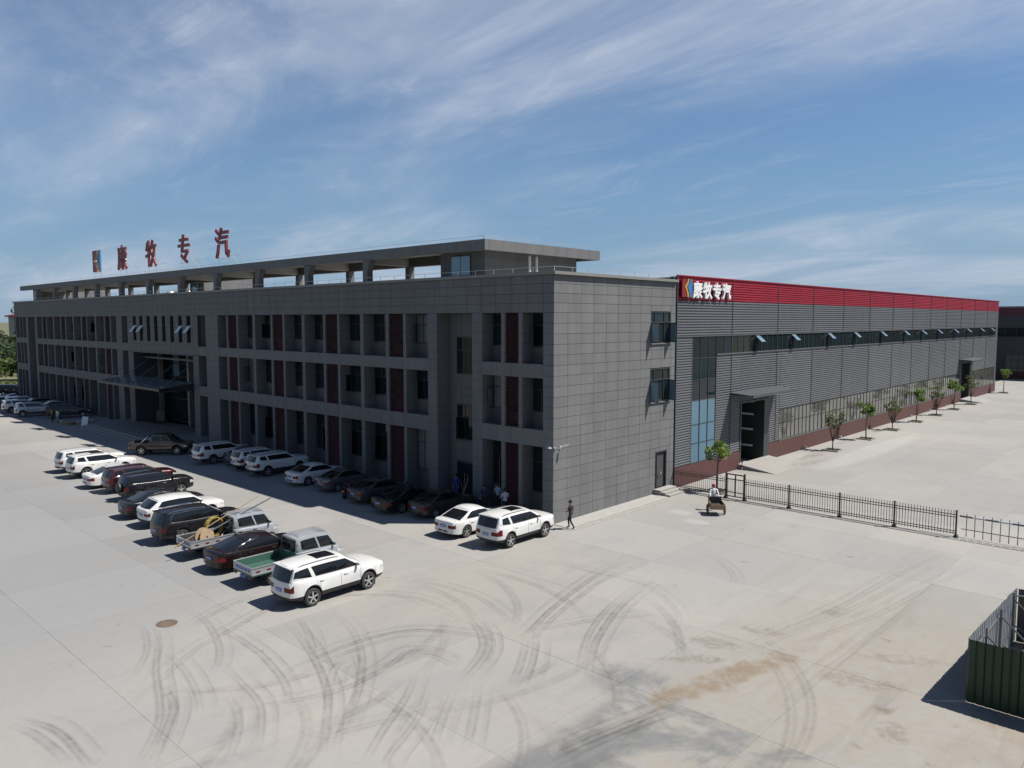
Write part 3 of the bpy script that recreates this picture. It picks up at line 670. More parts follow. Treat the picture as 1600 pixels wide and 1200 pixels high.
# --- rooftop: penthouses, canopy slab, columns
def penthouse(x0, x1, y0, y1, win):
    m = MB(); zs = [16.75, 16.1, 15.5, 14.9, 14.3, 13.7]
    for k in range(5): m.box(x0, x1, y0, y1, zs[k + 1] + .006, zs[k] - .006, 0)
    m.box(x0 + .02, x1 - .02, y0 + .02, y1 - .02, 13.7, 16.7, 1)
    p = part('penthouse', m, ['panel', 'backing'], office)
    w = MB(); w.box(win[0], win[1], y0 - .05, y0 + .05, 14.9, 16.3, 0); w.box(win[0] + .06, (win[0] + win[1]) / 2 - .03, y0 - .06, y0 - .05, 14.96, 16.24, 1); w.box((win[0] + win[1]) / 2 + .03, win[1] - .06, y0 - .06, y0 - .05, 14.96, 16.24, 1)
    part('window', w, ['frame_dark', 'glass_vent'], p)
penthouse(-11.3, -7.0, 1.4, 10.9, (-10.2, -8.3)); penthouse(-103.2, -99.2, 1.4, 10.9, (-102.4, -100.6)); penthouse(-58.5, -55.0, 5.2, 11.5, (-57.8, -56.2))
def fascia(x0, x1, y0, y1, z0, z1, axis):
    m = MB(); ln = (x1 - x0) if axis == 'x' else (y1 - y0); n = max(1, round(ln / 1.3)); s = ln / n
    for k in range(n):
        if axis == 'x': m.box(x0 + k * s + .006, x0 + (k + 1) * s - .006, y0, y1, z0, z1, 0)
        else: m.box(x0, x1, y0 + k * s + .006, y0 + (k + 1) * s - .006, z0, z1, 0)
    m.box(x0 + .02, x1 - .02, y0 + .02, y1 - .02, z0 + .02, z1 - .02, 1)
    return part('roof_beam', m, ['panel', 'backing'], office)
fascia(-104.3, -5.6, -.0, .35, 16.36, 17.02, 'x'); fascia(-5.95, -5.6, .36, 11.9, 16.36, 17.02, 'y')
fascia(-104.3, -13.5, 4.1, 4.6, 16.05, 16.70, 'x'); fascia(-13.5, -5.96, 11.55, 11.9, 16.36, 17.02, 'x')
sl = MB(); sl.box(-104.28, -12.6, .34, 4.9, 16.72, 17.0); sl.box(-12.6, -5.94, .34, 11.6, 16.72, 17.0)
part('roof_canopy', sl, 'soffit', office)
for k in range(11):
    x = -18.2 - 7.9 * k
    c = MB(); c.prism([(x - .28, 13.7), (x + .28, 13.7), (x + .28, 15.55), (x + .62, 16.36), (x - .28, 16.36)], lambda p: (p[0], .12, p[1]), lambda p: (p[0], .62, p[1]))
    part('roof_column', c, 'panel', office)
    c = MB(); c.box(x - .25, x + .25, 4.1, 4.6, 13.7, 16.05); part('roof_column', c, 'panel', office)
    c = MB(); c.box(x - .2, x + .2, .62, 4.1, 16.10, 16.72); part('cross_beam', c, 'soffit', office)
rr = MB()
for (p, q) in (((-104, -.02, 0), (-.05, -.02, 0)), ((-.05, .0, 0), (-.05, 13.0, 0))):
    p, q = Vector(p), Vector(q); n = int((q - p).length / 1.6)
    rr.tube(p + Vector((0, .1, 15.08)), q + Vector((0, .1, 15.08)), .014, n=4)
    for k in range(n + 1): a = p.lerp(q, k / n); rr.tube(a + Vector((0, .1, 14.8)), a + Vector((0, .1, 15.08)), .014, n=4)
p, q = Vector((-104, .1, 17.25)), Vector((-5.8, .1, 17.25)); rr.tube(p, q, .013, n=4); rr.tube(q, (-5.8, 11.7, 17.25), .013, n=4)
for k in range(50): a = p.lerp(q, k / 49); rr.tube(a - Vector((0, 0, .25)), a, .013, n=4)
for k in range(7): a = Vector((-5.8, .1 + 11.6 * k / 6, 17.25)); rr.tube(a - Vector((0, 0, .25)), a, .013, n=4)
tag(part('lightning_rail', rr, 'steel', office), 'thin steel lightning rail along the roof edge')
for y in (4.84, 5.55):
    m = MB(); m.tube((-6.2, y, 13.7), (-6.2, y, 16.25), .09, n=14); m.lathe([(.09, 16.25), (.05, 16.33), (.0, 16.35)], 'z', 14, 0, (-6.2, y, 0)); part('vent_pipe', m, 'white', office, 40)
for x in (-65.7, -63.2, -60.8):
    m = MB(); m.lathe([(.45, 14.0), (.45, 14.6), (.62, 14.75), (.66, 15.05), (.5, 15.38), (.25, 15.52), (0, 15.56)], 'z', 18, 0, (x, 6, 0)); part('roof_ventilator', m, 'steel', office, 40)
# cameras on the corner
def wall_camera(loc, rz):
    m = MB(); m.box(-.05, .05, -.05, .05, -.05, .05); m.tube((0, 0, 0), (0, -.28, .02), .025, n=6)
    o = obj('security_camera', m.mesh('security_camera', ['white']), loc=loc, rot=(0, 0, rz))
    h = MB(); h.box(-.06, .06, -.20, .10, -.05, .05); h.box(-.07, .07, -.24, .10, .052, .062); obj('housing', h.mesh('housing', ['white']), o, loc=(0, -.28, .05), rot=(R(-14), 0, R(20)))
    l = MB(); l.lathe([(0, -.21), (.04, -.21), (.04, -.19)], 'y', 10); obj('lens', l.mesh('lens', ['dark_metal']), o, loc=(0, -.28, .05), rot=(R(-14), 0, R(20)))
    return o
tag(wall_camera((-.12, -.05, 4.55), R(10)), 'white security camera on the shaded face of the building corner', 'camera', 'corner cameras')
tag(wall_camera((.05, .10, 4.53), R(70)), 'white security camera on the end wall, nearest the corner', 'camera', 'corner cameras')
tag(wall_camera((.05, .62, 4.56), R(100)), 'white security camera on the end wall, right of the pair', 'camera', 'corner cameras')
# apron of pale concrete along the end wall, edged with pavers
ap = MB(); ap.box(0.01, 1.28, 0, 10.68, -.02, .03); apo = tag(obj('apron', ap.mesh('apron', ['kerb'])), kind='structure')
pv = MB().box(-.2, .2, -.118, .118, 0, .012).mesh('paver', ['kerb'])
bd = MB().box(1.33, 1.71, .05, 11.0, -.02, .006); obj('paver_bed', bd.mesh('paver_bed', ['brick_paver']), apo)
for k in range(36): obj('paver', pv, apo, loc=(1.52, .2 + k * .305, .0015))
# --- rooftop signs
STROKES = {
 'kang': [[(.5, 1.0), (.52, .88)], [(.08, .88), (.97, .88)], [(.14, .88), (.13, .45), (.03, .02)], [(.3, .74), (.87, .74), (.87, .5)], [(.2, .62), (.98, .62)], [(.3, .5), (.9, .5)], [(.57, .88), (.57, .03), (.46, .05)], [(.26, .41), (.42, .31)], [(.2, .12), (.48, .26)], [(.9, .42), (.68, .30)], [(.62, .32), (.97, .05)]],
 'mu': [[(.15, .93), (.04, .66)], [(.1, .76), (.48, .76)], [(.0, .40), (.52, .50)], [(.28, 1.0), (.28, .0)], [(.68, 1.0), (.50, .62)], [(.6, .80), (1.0, .80)], [(.86, .8), (.76, .42), (.46, .02)], [(.58, .62), (.74, .28), (1.0, .02)]],
 'zhuan': [[(.16, .84), (.86, .84)], [(.03, .62), (.98, .62)], [(.48, 1.0), (.33, .40), (.84, .40)], [(.84, .40), (.52, .12)], [(.28, .24), (.74, .0)]],
 'qi': [[(.05, .96), (.2, .86)], [(.01, .68), (.16, .58)], [(.04, .03), (.14, .2), (.2, .42)], [(.44, 1.0), (.28, .68)], [(.4, .87), (.97, .87)], [(.42, .70), (.9, .70)], [(.32, .52), (.80, .52), (.82, .14), (.95, .04), (.99, .2)]]}
def glyph(key, w, h, th, dep, f):
    """bold strokes as solid bars; f maps (u, v, d) to a point"""
    m = MB(); k = 0
    for s in STROKES[key]:
        for a in range(len(s) - 1):
            p, q = Vector((s[a][0] * w, s[a][1] * h)), Vector((s[a + 1][0] * w, s[a + 1][1] * h)); d = (q - p).normalized(); n = Vector((-d.y, d.x)) * th / 2
            e = d * th * .38; k += 1; o = .004 * (k % 5)
            m.prism([p - e - n, q + e - n, q + e + n, p - e + n], lambda t, o=o: f(t.x, t.y, -o), lambda t: f(t.x, t.y, dep))
    return m
def logo(w, h, dep, f):
    mid = [(.56, 1.0), (.50, .80), (.30, .55), (.42, .36), (.52, .18), (.54, .0)]
    red = [(0, 0)] + [(.0, 1.0)] + [(a - .09, b) for a, b in mid]; yel = mid + [(a + .15, b) for a, b in mid[::-1]]; blu = [(a + .24, b) for a, b in mid] + [(1, 0), (1, 1)]
    m = MB()
    for k, pl in enumerate((red, yel, blu)): m.prism([(a * w, b * h) for a, b in pl], lambda t: f(t[0], t[1], 0), lambda t: f(t[0], t[1], dep), k)
    return m
def roof_sign(x, key, label):
    o = empty('rooftop_sign', (x, .3, 17.0), label=label, cat='sign', group='rooftop sign')
    w = 2.45; f = lambda u, v, d: (u, d, .85 + v)
    if key == 'logo': me = logo(w, 2.6, .16, f).mesh('emblem', ['sign_red', 'sign_yellow', 'sign_blue']); obj('emblem', me, o)
    else: obj('character', glyph(key, w, 2.6, .30, .16, f).mesh('character', ['sign_red']), o)
    m = MB()
    for u in (.35, w - .3): m.tube((u, .2, 0), (u, .2, 3.2), .03, n=6)
    m.tube((.35, .2, .75), (w - .3, .2, .75), .025, n=6); m.tube((.35, .2, 2.4), (w - .3, .2, 2.4), .025, n=6); obj('post_frame', m.mesh('post_frame', ['steel']), o)
    m = MB()
    for u in (.35, w - .3): m.tube((u, .2, 2.7), (u, 2.4, .02), .022, n=6); m.tube((u, .2, 1.5), (u, 1.4, .02), .02, n=6)
    m.tube((.35, 1.45, 1.17), (w - .3, 1.45, 1.17), .02, n=6); obj('brace', m.mesh('brace', ['steel']), o)
roof_sign(-74.4, 'logo', 'red, yellow and blue emblem on posts at the left end of the roof sign')
roof_sign(-66.3, 'kang', 'dark red Chinese character on posts beside the rooftop emblem, first of four')
roof_sign(-58.2, 'mu', 'dark red Chinese character on the roof, second of four')
roof_sign(-50.1, 'zhuan', 'dark red Chinese character on the roof, third of four')
roof_sign(-41.9, 'qi', 'dark red Chinese character on the roof, rightmost of four')
# ================================================================ warehouse
wh = empty('warehouse', (0, 13.4, 0), label='long ribbed grey metal warehouse with red top band and brick base', cat='building')
JY = [13.42, 21.73, 30.02, 37.65, 45.35, 53.1, 60.9, 68.45, 76.2, 83.85, 91.7, 99.7, 107.9, 116.0]
core = MB(); core.box(-60, -.12, 13.42, 21.9, .0, 14.3); core.box(-60, -.12, 21.9, 23.42, 0, 14.3); core.box(-60, -.12, 27.72, 93.2, 0, 14.3); core.box(-60, -.12, 98.6, 115.95, 0, 14.3)
core.box(-60, -.12, 23.42, 27.72, 5.3, 14.3); core.box(-60, -9.0, 23.42, 27.72, 0, 5.3); core.box(-60, -.12, 93.2, 98.6, 5.6, 14.3); core.box(-60, -9, 93.2, 98.6, 0, 5.6)
part('wall', core, 'clad_dark', wh)
pp = MB(); pp.box(-.6, -.12, 13.42, 115.95, 14.3, 15.05); pp.box(-60, -.12, 13.3, 13.41, 14.3, 15.0)
part('parapet', pp, 'clad_dark', wh)
def ribbed(y0, y1, z0, z1, mat, x=.0, pitch=.19, dep=.06):
    """horizontal trapezoid ribs as one sheet"""
    m = MB(); n = max(1, round((z1 - z0) / pitch)); p = (z1 - z0) / n; pr = []
    for k in range(n):
        z = z0 + k * p; pr += [(x - dep, z), (x - dep, z + p * .26), (x, z + p * .44), (x, z + p * .86)]
    pr.append((x - dep, z1))
    i = 0
    for (a, z) in pr: m.v += [(a, y0, z), (a, y1, z)]
    for k in range(len(pr) - 1): m.f.append((2 * k, 2 * k + 1, 2 * k + 3, 2 * k + 2)); m.m.append(0)
    return part('cladding_sheet', m, mat, wh)
ZB, ZW, ZRB, ZRT, ZRED = 1.42, 4.18, 9.40, 10.82, 13.40
# openings in the lower cladding: glass tower 15.7-19.3, door 23.42-28.7, windows 30.8-92.3 and 99.2-115, door 93.2-98.6
for k in range(len(JY) - 1):
    y0, y1 = JY[k] + .03, JY[k + 1] - .03
    ribbed(y0, y1, ZRED, 15.08, 'clad_red'); ribbed(y0, y1, ZRT, ZRED - .02, 'clad_grey')
    for (a, b, z0) in ((13.45, 15.68, ZB), (19.32, 23.40, ZB), (23.42, 28.70, 5.42), (28.72, 30.76, ZB), (30.78, 92.4, ZW), (92.42, 93.2, ZB), (93.2, 98.7, 5.7), (98.72, 99.3, ZB), (99.32, 115.0, ZW), (115.02, 115.97, ZB)):
        a, b = max(a, y0), min(b, y1)
        if b - a > .1: ribbed(a, b, z0, ZRB - .05, 'clad_grey')
ribbed(13.45, 15.68, ZRB - .04, ZRT, 'clad_grey'); ribbed(114.4, 115.97, ZRB - .04, ZRT, 'clad_grey')
fl = MB()
for y in JY[1:-1]: fl.box(-.05, .025, y - .035, y + .035, ZRT, 15.08); 
for y in JY[1:-1]:
    if not (15.6 < y < 19.4): fl.box(-.05, .025, y - .035, y + .035, ZW if 30.7 < y < 92 or y > 99.3 else ZB, ZRB)
fl.box(-.05, .06, 13.36, 13.44, 0, 15.1)
part('joint_strip', fl, 'clad_dark', wh)
tr = MB(); tr.box(-.12, .06, 13.44, 116, 15.08, 15.16, 0); tr.box(-.1, .05, 19.3, 114.4, ZRB - .06, ZRB + .02, 1); tr.box(-.1, .04, 13.45, 114.4, ZRT - .03, ZRT + .03, 1); tr.box(-.1, .05, 30.78, 92.4, ZB - .02, ZB + .06, 1); tr.box(-.1, .05, 99.3, 115, ZB - .02, ZB + .06, 1)
part('flashing', tr, ['clad_red', 'frame_grey'], wh)
bp = MB()
for (a, b) in ((13.42, 23.40), (28.72, 93.2), (98.7, 116.0)): bp.box(-.12, .03, a, b, -.05, ZB - .025)
part('brick_plinth', bp, 'brick', wh)
def glaze(y0, y1, z0, z1, n, glassm, rows=(), framem='frame_dark', x=-.04):
    f = MB(); f.box(x - .04, x + .03, y0, y1, z0, z0 + .05); f.box(x - .04, x + .03, y0, y1, z1 - .05, z1); w = (y1 - y0) / n
    for k in range(n + 1): f.box(x - .04, x + .035, y0 + k * w - .03, y0 + k * w + .03, z0, z1)
    for r in rows: f.box(x - .04, x + .03, y0, y1, r - .025, r + .025)
    fo = part('window', f, framem, wh); zs = [z0 + .05] + list(rows) + [z1 - .05]
    for k in range(n):
        for r in range(len(zs) - 1):
            p = MB(); e = rl.uniform(-.006, .006); a, b = y0 + k * w + .03, y0 + (k + 1) * w - .03
            gm = glassm(k, r) if callable(glassm) else glassm
            p.face([(x, a, zs[r]), (x + e, b, zs[r]), (x + e, b, zs[r + 1]), (x, a, zs[r + 1])]); part('pane', p, gm, fo)
    return fo
glaze(15.70, 19.30, ZB, ZRT, 3, lambda k, r: 'glass_blue_reflection' if r < 3 else 'glass_navy', (2.9, 4.3, 6.1, 7.6, 9.2))
rib = []
for k in range(1, len(JY) - 1):
    a, b = max(JY[k], 19.32) + .02, min(JY[k + 1], 114.4) - .02
    if k == 1: glaze(19.34, 21.7, ZRB, ZRT, 2, 'glass_navy')
    rib.append(glaze(a, b, ZRB, ZRT, 8, 'glass'))
vm_ = MB().box(0, .03, -.38, .38, -.72, 0, 0).mesh('hopper_vent', ['glass_vent'])
for y in (26.1, 33.2, 41.6, 48.7, 57.0, 65.4, 72.5, 79.8, 88.1, 95.5, 103.8, 111.0):
    obj('hopper_vent', vm_, wh, loc=(.02, y - 13.4, ZRT - .12), rot=(0, R(-48), 0))
for k in range(2, 10):
    a, b = max(JY[k], 30.78) + .02, min(JY[k + 1], 92.4) - .02
    glaze(a, b, ZB + .06, ZW, 8, lambda c, r: 'glass' if (r == 0 and rl.random() < .22) else 'glass_bright', (3.0,))
glaze(91.72, 92.4, ZB + .06, ZW, 1, 'glass_bright', (3.0,)); glaze(99.72, 107.88, ZB + .06, ZW, 8, lambda c, r: 'glass' if (r == 0 and rl.random() < .3) else 'glass_bright', (3.0,)); glaze(107.92, 115.0, ZB + .06, ZW, 7, 'glass_bright', (3.0,))
def wh_door(y0, y1, zt, ycan0, ycan1, side):
    m = MB(); m.box(-.35, .05, y0, y0 + .12, 0, zt, 0); m.box(-.35, .06, y1, y1 + side, 0, zt, 1); m.box(-.35, .05, y0, y1 + side, zt, zt + .12, 0)
    d = part('vehicle_door', m, ['clad_dark', 'frame_dark'], wh)
    i = MB(); i.box(-8.9, -8.8, y0, y1, 0, zt); i.box(-8.9, -.4, y0 - .1, y0, 0, zt); i.box(-8.9, -.4, y1, y1 + .1, 0, zt); i.box(-8.9, -.1, y0, y1, zt, zt + .1); part('doorway', i, 'frame_dark', d)
    f = MB(); f.box(-9, -.12, y0, y1, -.02, .03); part('door_floor', f, 'kerb', d)
    c = MB(); c.prism([(0, 6.10), (1.9, 6.10), (1.9, 6.16), (0, 6.30)], lambda p: (p[0], ycan0, p[1]), lambda p: (p[0], ycan1, p[1])); c.box(1.85, 1.93, ycan0, ycan1, 6.0, 6.2, 1)
    part('door_canopy', c, ['clad_dark', 'clad_dark'], d)
    r = MB(); r.prism([(.02, 0), (.02, .42), (3.2, .005), (3.2, 0)], lambda p: (p[0], y0 - .3, p[1]), lambda p: (p[0], y1 + side, p[1])); part('ramp', r, 'concrete', d)
    return d
d1 = wh_door(23.42, 27.7, 5.3, 21.6, 30.0, 1.0); d2 = wh_door(93.2, 97.9, 5.6, 91.5, 99.6, .8)
def door_daylight_bands():      # white bars standing in for the daylight bands inside the door
    m = MB()
    for z in (1.2, 2.6, 3.9, 5.0): m.box(-8.6, -.9, 27.58, 27.64, z, z + .16)
    part('daylight_band', m, 'white', d1)
door_daylight_bands()
dp = MB()
for y in (36.5, 45.3, 53, 61, 69, 77, 85): dp.box(.03, .2, y, y + .12, .05, .22)
part('floodlight', dp, 'white', wh)
# sign on the red band
sg = empty('wall_sign', (.06, 13.7, 13.62), label='white Chinese lettering and coloured emblem on the red warehouse band', cat='sign')
fy = lambda o: (lambda u, v, d: (.16 - d, o + u, v))
obj('emblem', logo(1.36, 1.28, .14, fy(.02)).mesh('emblem', ['sign_red', 'sign_yellow', 'sign_blue']), sg)
for k, (ky, o) in enumerate((('kang', 1.58), ('mu', 3.02), ('zhuan', 4.45), ('qi', 5.97))):
    obj('character', glyph(ky, 1.2, 1.08, .17, .14, fy(o)).mesh('character', ['sign_white']), sg)
# second shed behind, its shaded gable towards us
w2 = empty('far_warehouse', (20, 150, 0), label='dark grey shed with dull red top band beyond the end of the warehouse', cat='building')
m = MB(); m.box(-40, 60, 150.05, 200, 0, 14.6); part('wall', m, 'clad_dark', w2)
def ribx(x0, x1, z0, z1, mat):
    m = MB(); n = round((z1 - z0) / .3); p = (z1 - z0) / n
    for k in range(n): m.box(x0, x1, 149.96, 150.05, z0 + k * p, z0 + k * p + p * .6)
    return part('cladding_sheet', m, mat, w2)
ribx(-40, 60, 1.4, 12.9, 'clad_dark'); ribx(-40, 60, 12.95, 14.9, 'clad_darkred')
m = MB(); m.box(-40, 60, 149.94, 150.0, 0, 1.4); part('brick_plinth', m, 'brick', w2)
for (x0, x1, z0, z1, gm) in ((-4.8, -.4, 1.6, 5.0, 'glass_bright'), (-7, .8, 8.6, 10.4, 'glass')):
    f = MB(); n = 4
    for k in range(n + 1): f.box(x0 + (x1 - x0) * k / n - .05, x0 + (x1 - x0) * k / n + .05, 149.85, 149.96, z0, z1)
    for z in (z0, (z0 * .35 + z1 * .65), z1): f.box(x0, x1, 149.85, 149.96, z - .05, z + .05)
    fo = part('window', f, 'frame_dark', w2); p = MB(); p.box(x0, x1, 149.9, 149.94, z0, z1); part('pane', p, gm, fo)

m = MB()
for k in range(4): m.tube((.45, 23.05, .2 * k), (.45, 23.05, .2 * k + .2), .06, n=10, m=k % 2)
tag(obj('bollard', m.mesh('bollard', ['white', 'sign_red'], 40)), 'short red and white bollard beside the warehouse vehicle door', 'bollard')
# ================================================================ iron fence, gate, boom
fence = empty('iron_fence', (0, 13.3, 0), label='black iron railing fence between the end wall and the boom barrier', cat='fence')
FY = 13.3
pk = MB().tube((0, 0, .12), (0, 0, 1.42), .017, n=5).lathe([(.022, 1.42), (.025, 1.44), (.0, 1.5)], 'z', 5).mesh('picket', ['dark_metal'])
def run(x0, x1):
    m = MB()
    for z in (.22, .34, 1.12, 1.26): m.box(x0, x1, FY - .018, FY + .018, z - .02, z + .02)
    part('rail', m, 'dark_metal', fence)
    n = max(2, round((x1 - x0) / .155))
    for k in range(n): obj('picket', pk, fence, loc=(x0 + (k + .5) * (x1 - x0) / n, 0, 0))
def post(x, h=1.48):
    m = MB(); m.box(x - .04, x + .04, FY - .04, FY + .04, 0, h); m.box(x - .06, x + .06, FY - .06, FY + .06, h, h + .03); m.prism([(-.13, 0), (.13, 0), (.05, .16), (-.05, .16)], lambda p: (x + p[0], FY - .13, p[1]), lambda p: (x + p[0], FY + .13, p[1])); part('post', m, 'dark_metal', fence)
run(.05, 4.05); run(5.5, 8.43); run(8.51, 11.59); run(11.67, 14.71); run(14.79, 17.9)
for x in (8.47, 11.63, 14.75, 17.95): post(x)
for x in (4.1, 5.45): post(x, 1.75)
gate = empty('iron_gate', (4.14, 13.3, 0), label='small black iron gate in the railing behind the cart', cat='gate')
m = MB()
for (a, b, z0, z1) in ((4.16, 5.40, 1.62, 1.70), (4.16, 5.40, 1.30, 1.36), (4.16, 5.40, .14, .20), (4.16, 5.40, .42, .47), (4.16, 4.21, .14, 1.7), (5.35, 5.40, .14, 1.7), (4.74, 4.82, .2, 1.62)): m.box(a, b, FY - .025, FY + .025, z0, z1)
part('gate_frame', m, 'dark_metal', gate)
gp = MB().tube((0, 0, .2), (0, 0, 1.3), .011, n=5).mesh('picket', ['dark_metal'])
for k in range(8):
    if k != 4: obj('picket', gp, gate, loc=(.12 + k * .145, 0, 0))
boom = empty('boom_barrier', (18.1, 13.3, 0), label='white and red boom barrier with hanging rods, right of the iron fence', cat='barrier')
m = MB()
for k in range(16):
    x = 18.1 + k * .62
    m.box(x, x + .62, FY - .03, FY + .03, 1.18, 1.27, 0 if k % 2 else 1)
part('boom_arm', m, ['white', 'frame_grey'], boom)
m = MB(); m.box(18.2, 28, FY - .02, FY + .02, .50, .545); part('lower_rail', m, 'brick_paver', boom)
hr = MB()
hr.tube((0, 0, .12), (0, 0, 1.40), .022, n=6, m=0)
hr.tube((0, 0, .8), (0, 0, 1.0), .025, n=6, m=1); hr.tube((0, 0, .15), (0, 0, .32), .025, n=6, m=1)
hrm = hr.mesh('hanging_rod', ['frame_grey', 'brick_paver'])
for k in range(24): obj('hanging_rod', hrm, boom, loc=(.35 + k * .40, 0, 0))
m = MB(); m.box(0, 16, FY - .02, FY - .00, .003, .012); m.box(16, 29, FY + .1, FY + .13, .003, .012)
tag(part('gate_track', m, 'dark_metal', boom), 'thin dark cable on the ground below the fence')
# ================================================================ site hoarding at lower right
hd = empty('site_hoarding', (22.97, -7.1, 0), label='dark green corrugated site hoarding with white braced back, lower right corner', cat='hoarding')
def sheet(p0, p1, n, h, mats, front_sign):
    p0, p1 = Vector(p0), Vector(p1); d = (p1 - p0) / n; nv = Vector((d.y, -d.x)).normalized() * front_sign
    for k in range(n):
        a, b = p0 + d * k, p0 + d * (k + 1); m = MB(); pr = []
        for t, o in ((.0, 0), (.06, .03), (.42, .03), (.48, 0), (.52, 0), (.58, .03), (.94, .03), (1.0, 0)): pr.append(a.lerp(b, t) + nv * o)
        hh = h + random.uniform(-.02, .03)
        for i in range(len(pr) - 1):
            q0, q1 = pr[i], pr[i + 1]; m.face([(q0.x, q0.y, 0.02), (q1.x, q1.y, .02), (q1.x, q1.y, hh), (q0.x, q0.y, hh)], 0)
            m.face([(q0.x - nv.x * .012, q0.y - nv.y * .012, .02), (q0.x - nv.x * .012, q0.y - nv.y * .012, hh), (q1.x - nv.x * .012, q1.y - nv.y * .012, hh), (q1.x - nv.x * .012, q1.y - nv.y * .012, .02)], 1)
        part('sheet', m, mats, hd)
sheet((22.97, -7.1), (29.4, -7.1), 14, 2.05, ['hoard_green', 'hoard_white'], 1)
sheet((22.97, -7.07), (23.15, -.7), 14, 2.05, ['hoard_green', 'hoard_white'], -1)
sheet((23.2, -.7), (29.4, -.3), 13, 2.05, ['clad_dark', 'clad_dark'], 1)
m = MB()
for z in (.5, 1.65): m.box(23.04, 23.10, -6.9, -.8, z - .03, z + .03); m.box(23.1, 29.3, -7.03, -6.97, z - .03, z + .03)
for y in (-5.6, -3.4, -1.2): m.tube((23.15, y, 0), (23.15, y, 2.0), .035, n=6); m.tube((23.15, y, 1.75), (24.7, y + .5, .05), .03, n=6); m.tube((23.15, y, .8), (24.2, y + .35, .05), .025, n=6)
m.tube((23.15, -1.2, 1.9), (25.2, -.6, 1.9), .035, n=6)
part('brace_frame', m, 'frame_grey', hd)
so = MB(); rs = random.Random(5); n = 16
hts = [[.25 + .45 * math.exp(-((i - 4) ** 2 + (j - 6) ** 2) / 14) + rs.uniform(0, .10) for j in range(n + 1)] for i in range(n + 1)]
for i in range(n):
    for j in range(n):
        P = lambda a, b: (23.5 + a * .37, -6.7 + b * .36, hts[a][b] if 0 < a < n and 0 < b < n else .01)
        so.face([P(i, j), P(i + 1, j), P(i + 1, j + 1), P(i, j + 1)])
tag(obj('soil_heap', so.mesh('soil_heap', ['soil'], 60, True)), 'heap of brown soil inside the green hoarding', 'soil', kind='stuff')
# ================================================================ trees
def leaves(mb, rnd, pts, size, n, up=.25):
    for c, r in pts:
        for k in range(int(n)):
            while True:
                p = Vector((rnd.uniform(-1, 1), rnd.uniform(-1, 1), rnd.uniform(-1, 1)))
                if p.length < 1: break
            p = c + Vector((p.x * r, p.y * r, p.z * r * .8)); s = size * rnd.uniform(.6, 1.3)
            a = Vector((rnd.gauss(0, 1), rnd.gauss(0, 1), rnd.gauss(0, .6))).normalized(); b = a.cross(Vector((rnd.gauss(0, 1), rnd.gauss(0, 1), rnd.gauss(0, 1)))).normalized()
            mb.face([p - a * s, p + b * s * .55, p + a * s, p - b * s * .55])
def yard_tree(x, y, h, kind, seed, label, pit=1.5):
    rnd = random.Random(seed)
    t = empty('young_tree', (x, y, 0), label=label, cat='tree', group='young trees along the warehouse')
    tr = MB(); cl = []
    if kind == 'leafy':
        top = Vector((rnd.uniform(-.1, .1), rnd.uniform(-.1, .1), h * .66)); tr.path([(0, 0, -.05), (rnd.uniform(-.04, .04), 0, h * .35), top, top + Vector((0, 0, h * .2))], [.07, .055, .045, .02], 7)
        for k in range(9):
            a = rnd.uniform(0, 6.28); z = rnd.uniform(.52, .72) * h; r = rnd.uniform(.4, .8); e = Vector((math.cos(a) * r, math.sin(a) * r, z + rnd.uniform(.25, .8)))
            tr.path([(top.x * z / top.z, top.y * z / top.z, z), tuple(e)], [.028, .01], 5); cl.append((e, rnd.uniform(.28, .46)))
        cl += [(top + Vector((0, 0, .45)), .42), (top + Vector((rnd.uniform(-.3, .3), rnd.uniform(-.3, .3), .85)), .34)]
        mt, ns, sz = 'leaf_bright', 120, .085
    else:
        tr.path([(0, 0, -.05), (0, 0, h * .25)], [.06, .05], 7)
        for k in range(15):
            a = rnd.uniform(0, 6.28); r = rnd.uniform(.35, .95); zz = rnd.uniform(.62, 1.0) * h; m1 = Vector((math.cos(a) * r * .45, math.sin(a) * r * .45, h * .45)); e = Vector((math.cos(a) * r, math.sin(a) * r, zz))
            tr.path([(0, 0, h * rnd.uniform(.18, .27)), tuple(m1), tuple(e)], [.03, .018, .006], 5)
            for q in range(3): e2 = m1.lerp(e, rnd.uniform(.3, .9)) + Vector((rnd.uniform(-.25, .25), rnd.uniform(-.25, .25), rnd.uniform(.1, .35))); tr.tube(tuple(m1.lerp(e, .4)), tuple(e2), .009, .003, 4); cl.append((e2, .16))
            cl.append((e, .2))
        mt, ns, sz = 'leaf_olive', 24, .065
    obj('trunk', tr.mesh('trunk', ['bark'], 40), t)
    lv = MB(); leaves(lv, rnd, cl, sz, ns); obj('crown', lv.mesh('crown', [mt]), t)
    p = empty('tree_pit', (x, y, 0), label='square kerbed pit holding the ' + label, cat='tree pit', group='tree pits along the warehouse')
    hw = pit / 2; k = MB()
    for (a, b, c, d) in ((-hw, hw, -hw, -hw + .1), (-hw, hw, hw - .1, hw), (-hw, -hw + .1, -hw + .1, hw - .1), (hw - .1, hw, -hw + .1, hw - .1)): k.box(a, b, c, d, -.02, .11)
    obj('kerb', k.mesh('kerb', ['kerb']), p)
    s = MB(); s.box(-hw + .1, hw - .1, -hw + .1, hw - .1, -.02, .05); obj('soil', s.mesh('soil', ['soil']), p)
    gs = MB()
    for q in range(260):
        a, b = rnd.uniform(-hw + .12, hw - .12), rnd.uniform(-hw + .12, hw - .12); hh = rnd.uniform(.05, .2); w = .02; an = rnd.uniform(0, 6.28); dx, dy = math.cos(an) * w, math.sin(an) * w
        gs.face([(a - dx, b - dy, .04), (a + dx, b + dy, .04), (a + rnd.uniform(-.05, .05), b + rnd.uniform(-.05, .05), .04 + hh)])
    obj('grass_tuft', gs.mesh('grass_tuft', ['grass']), p)
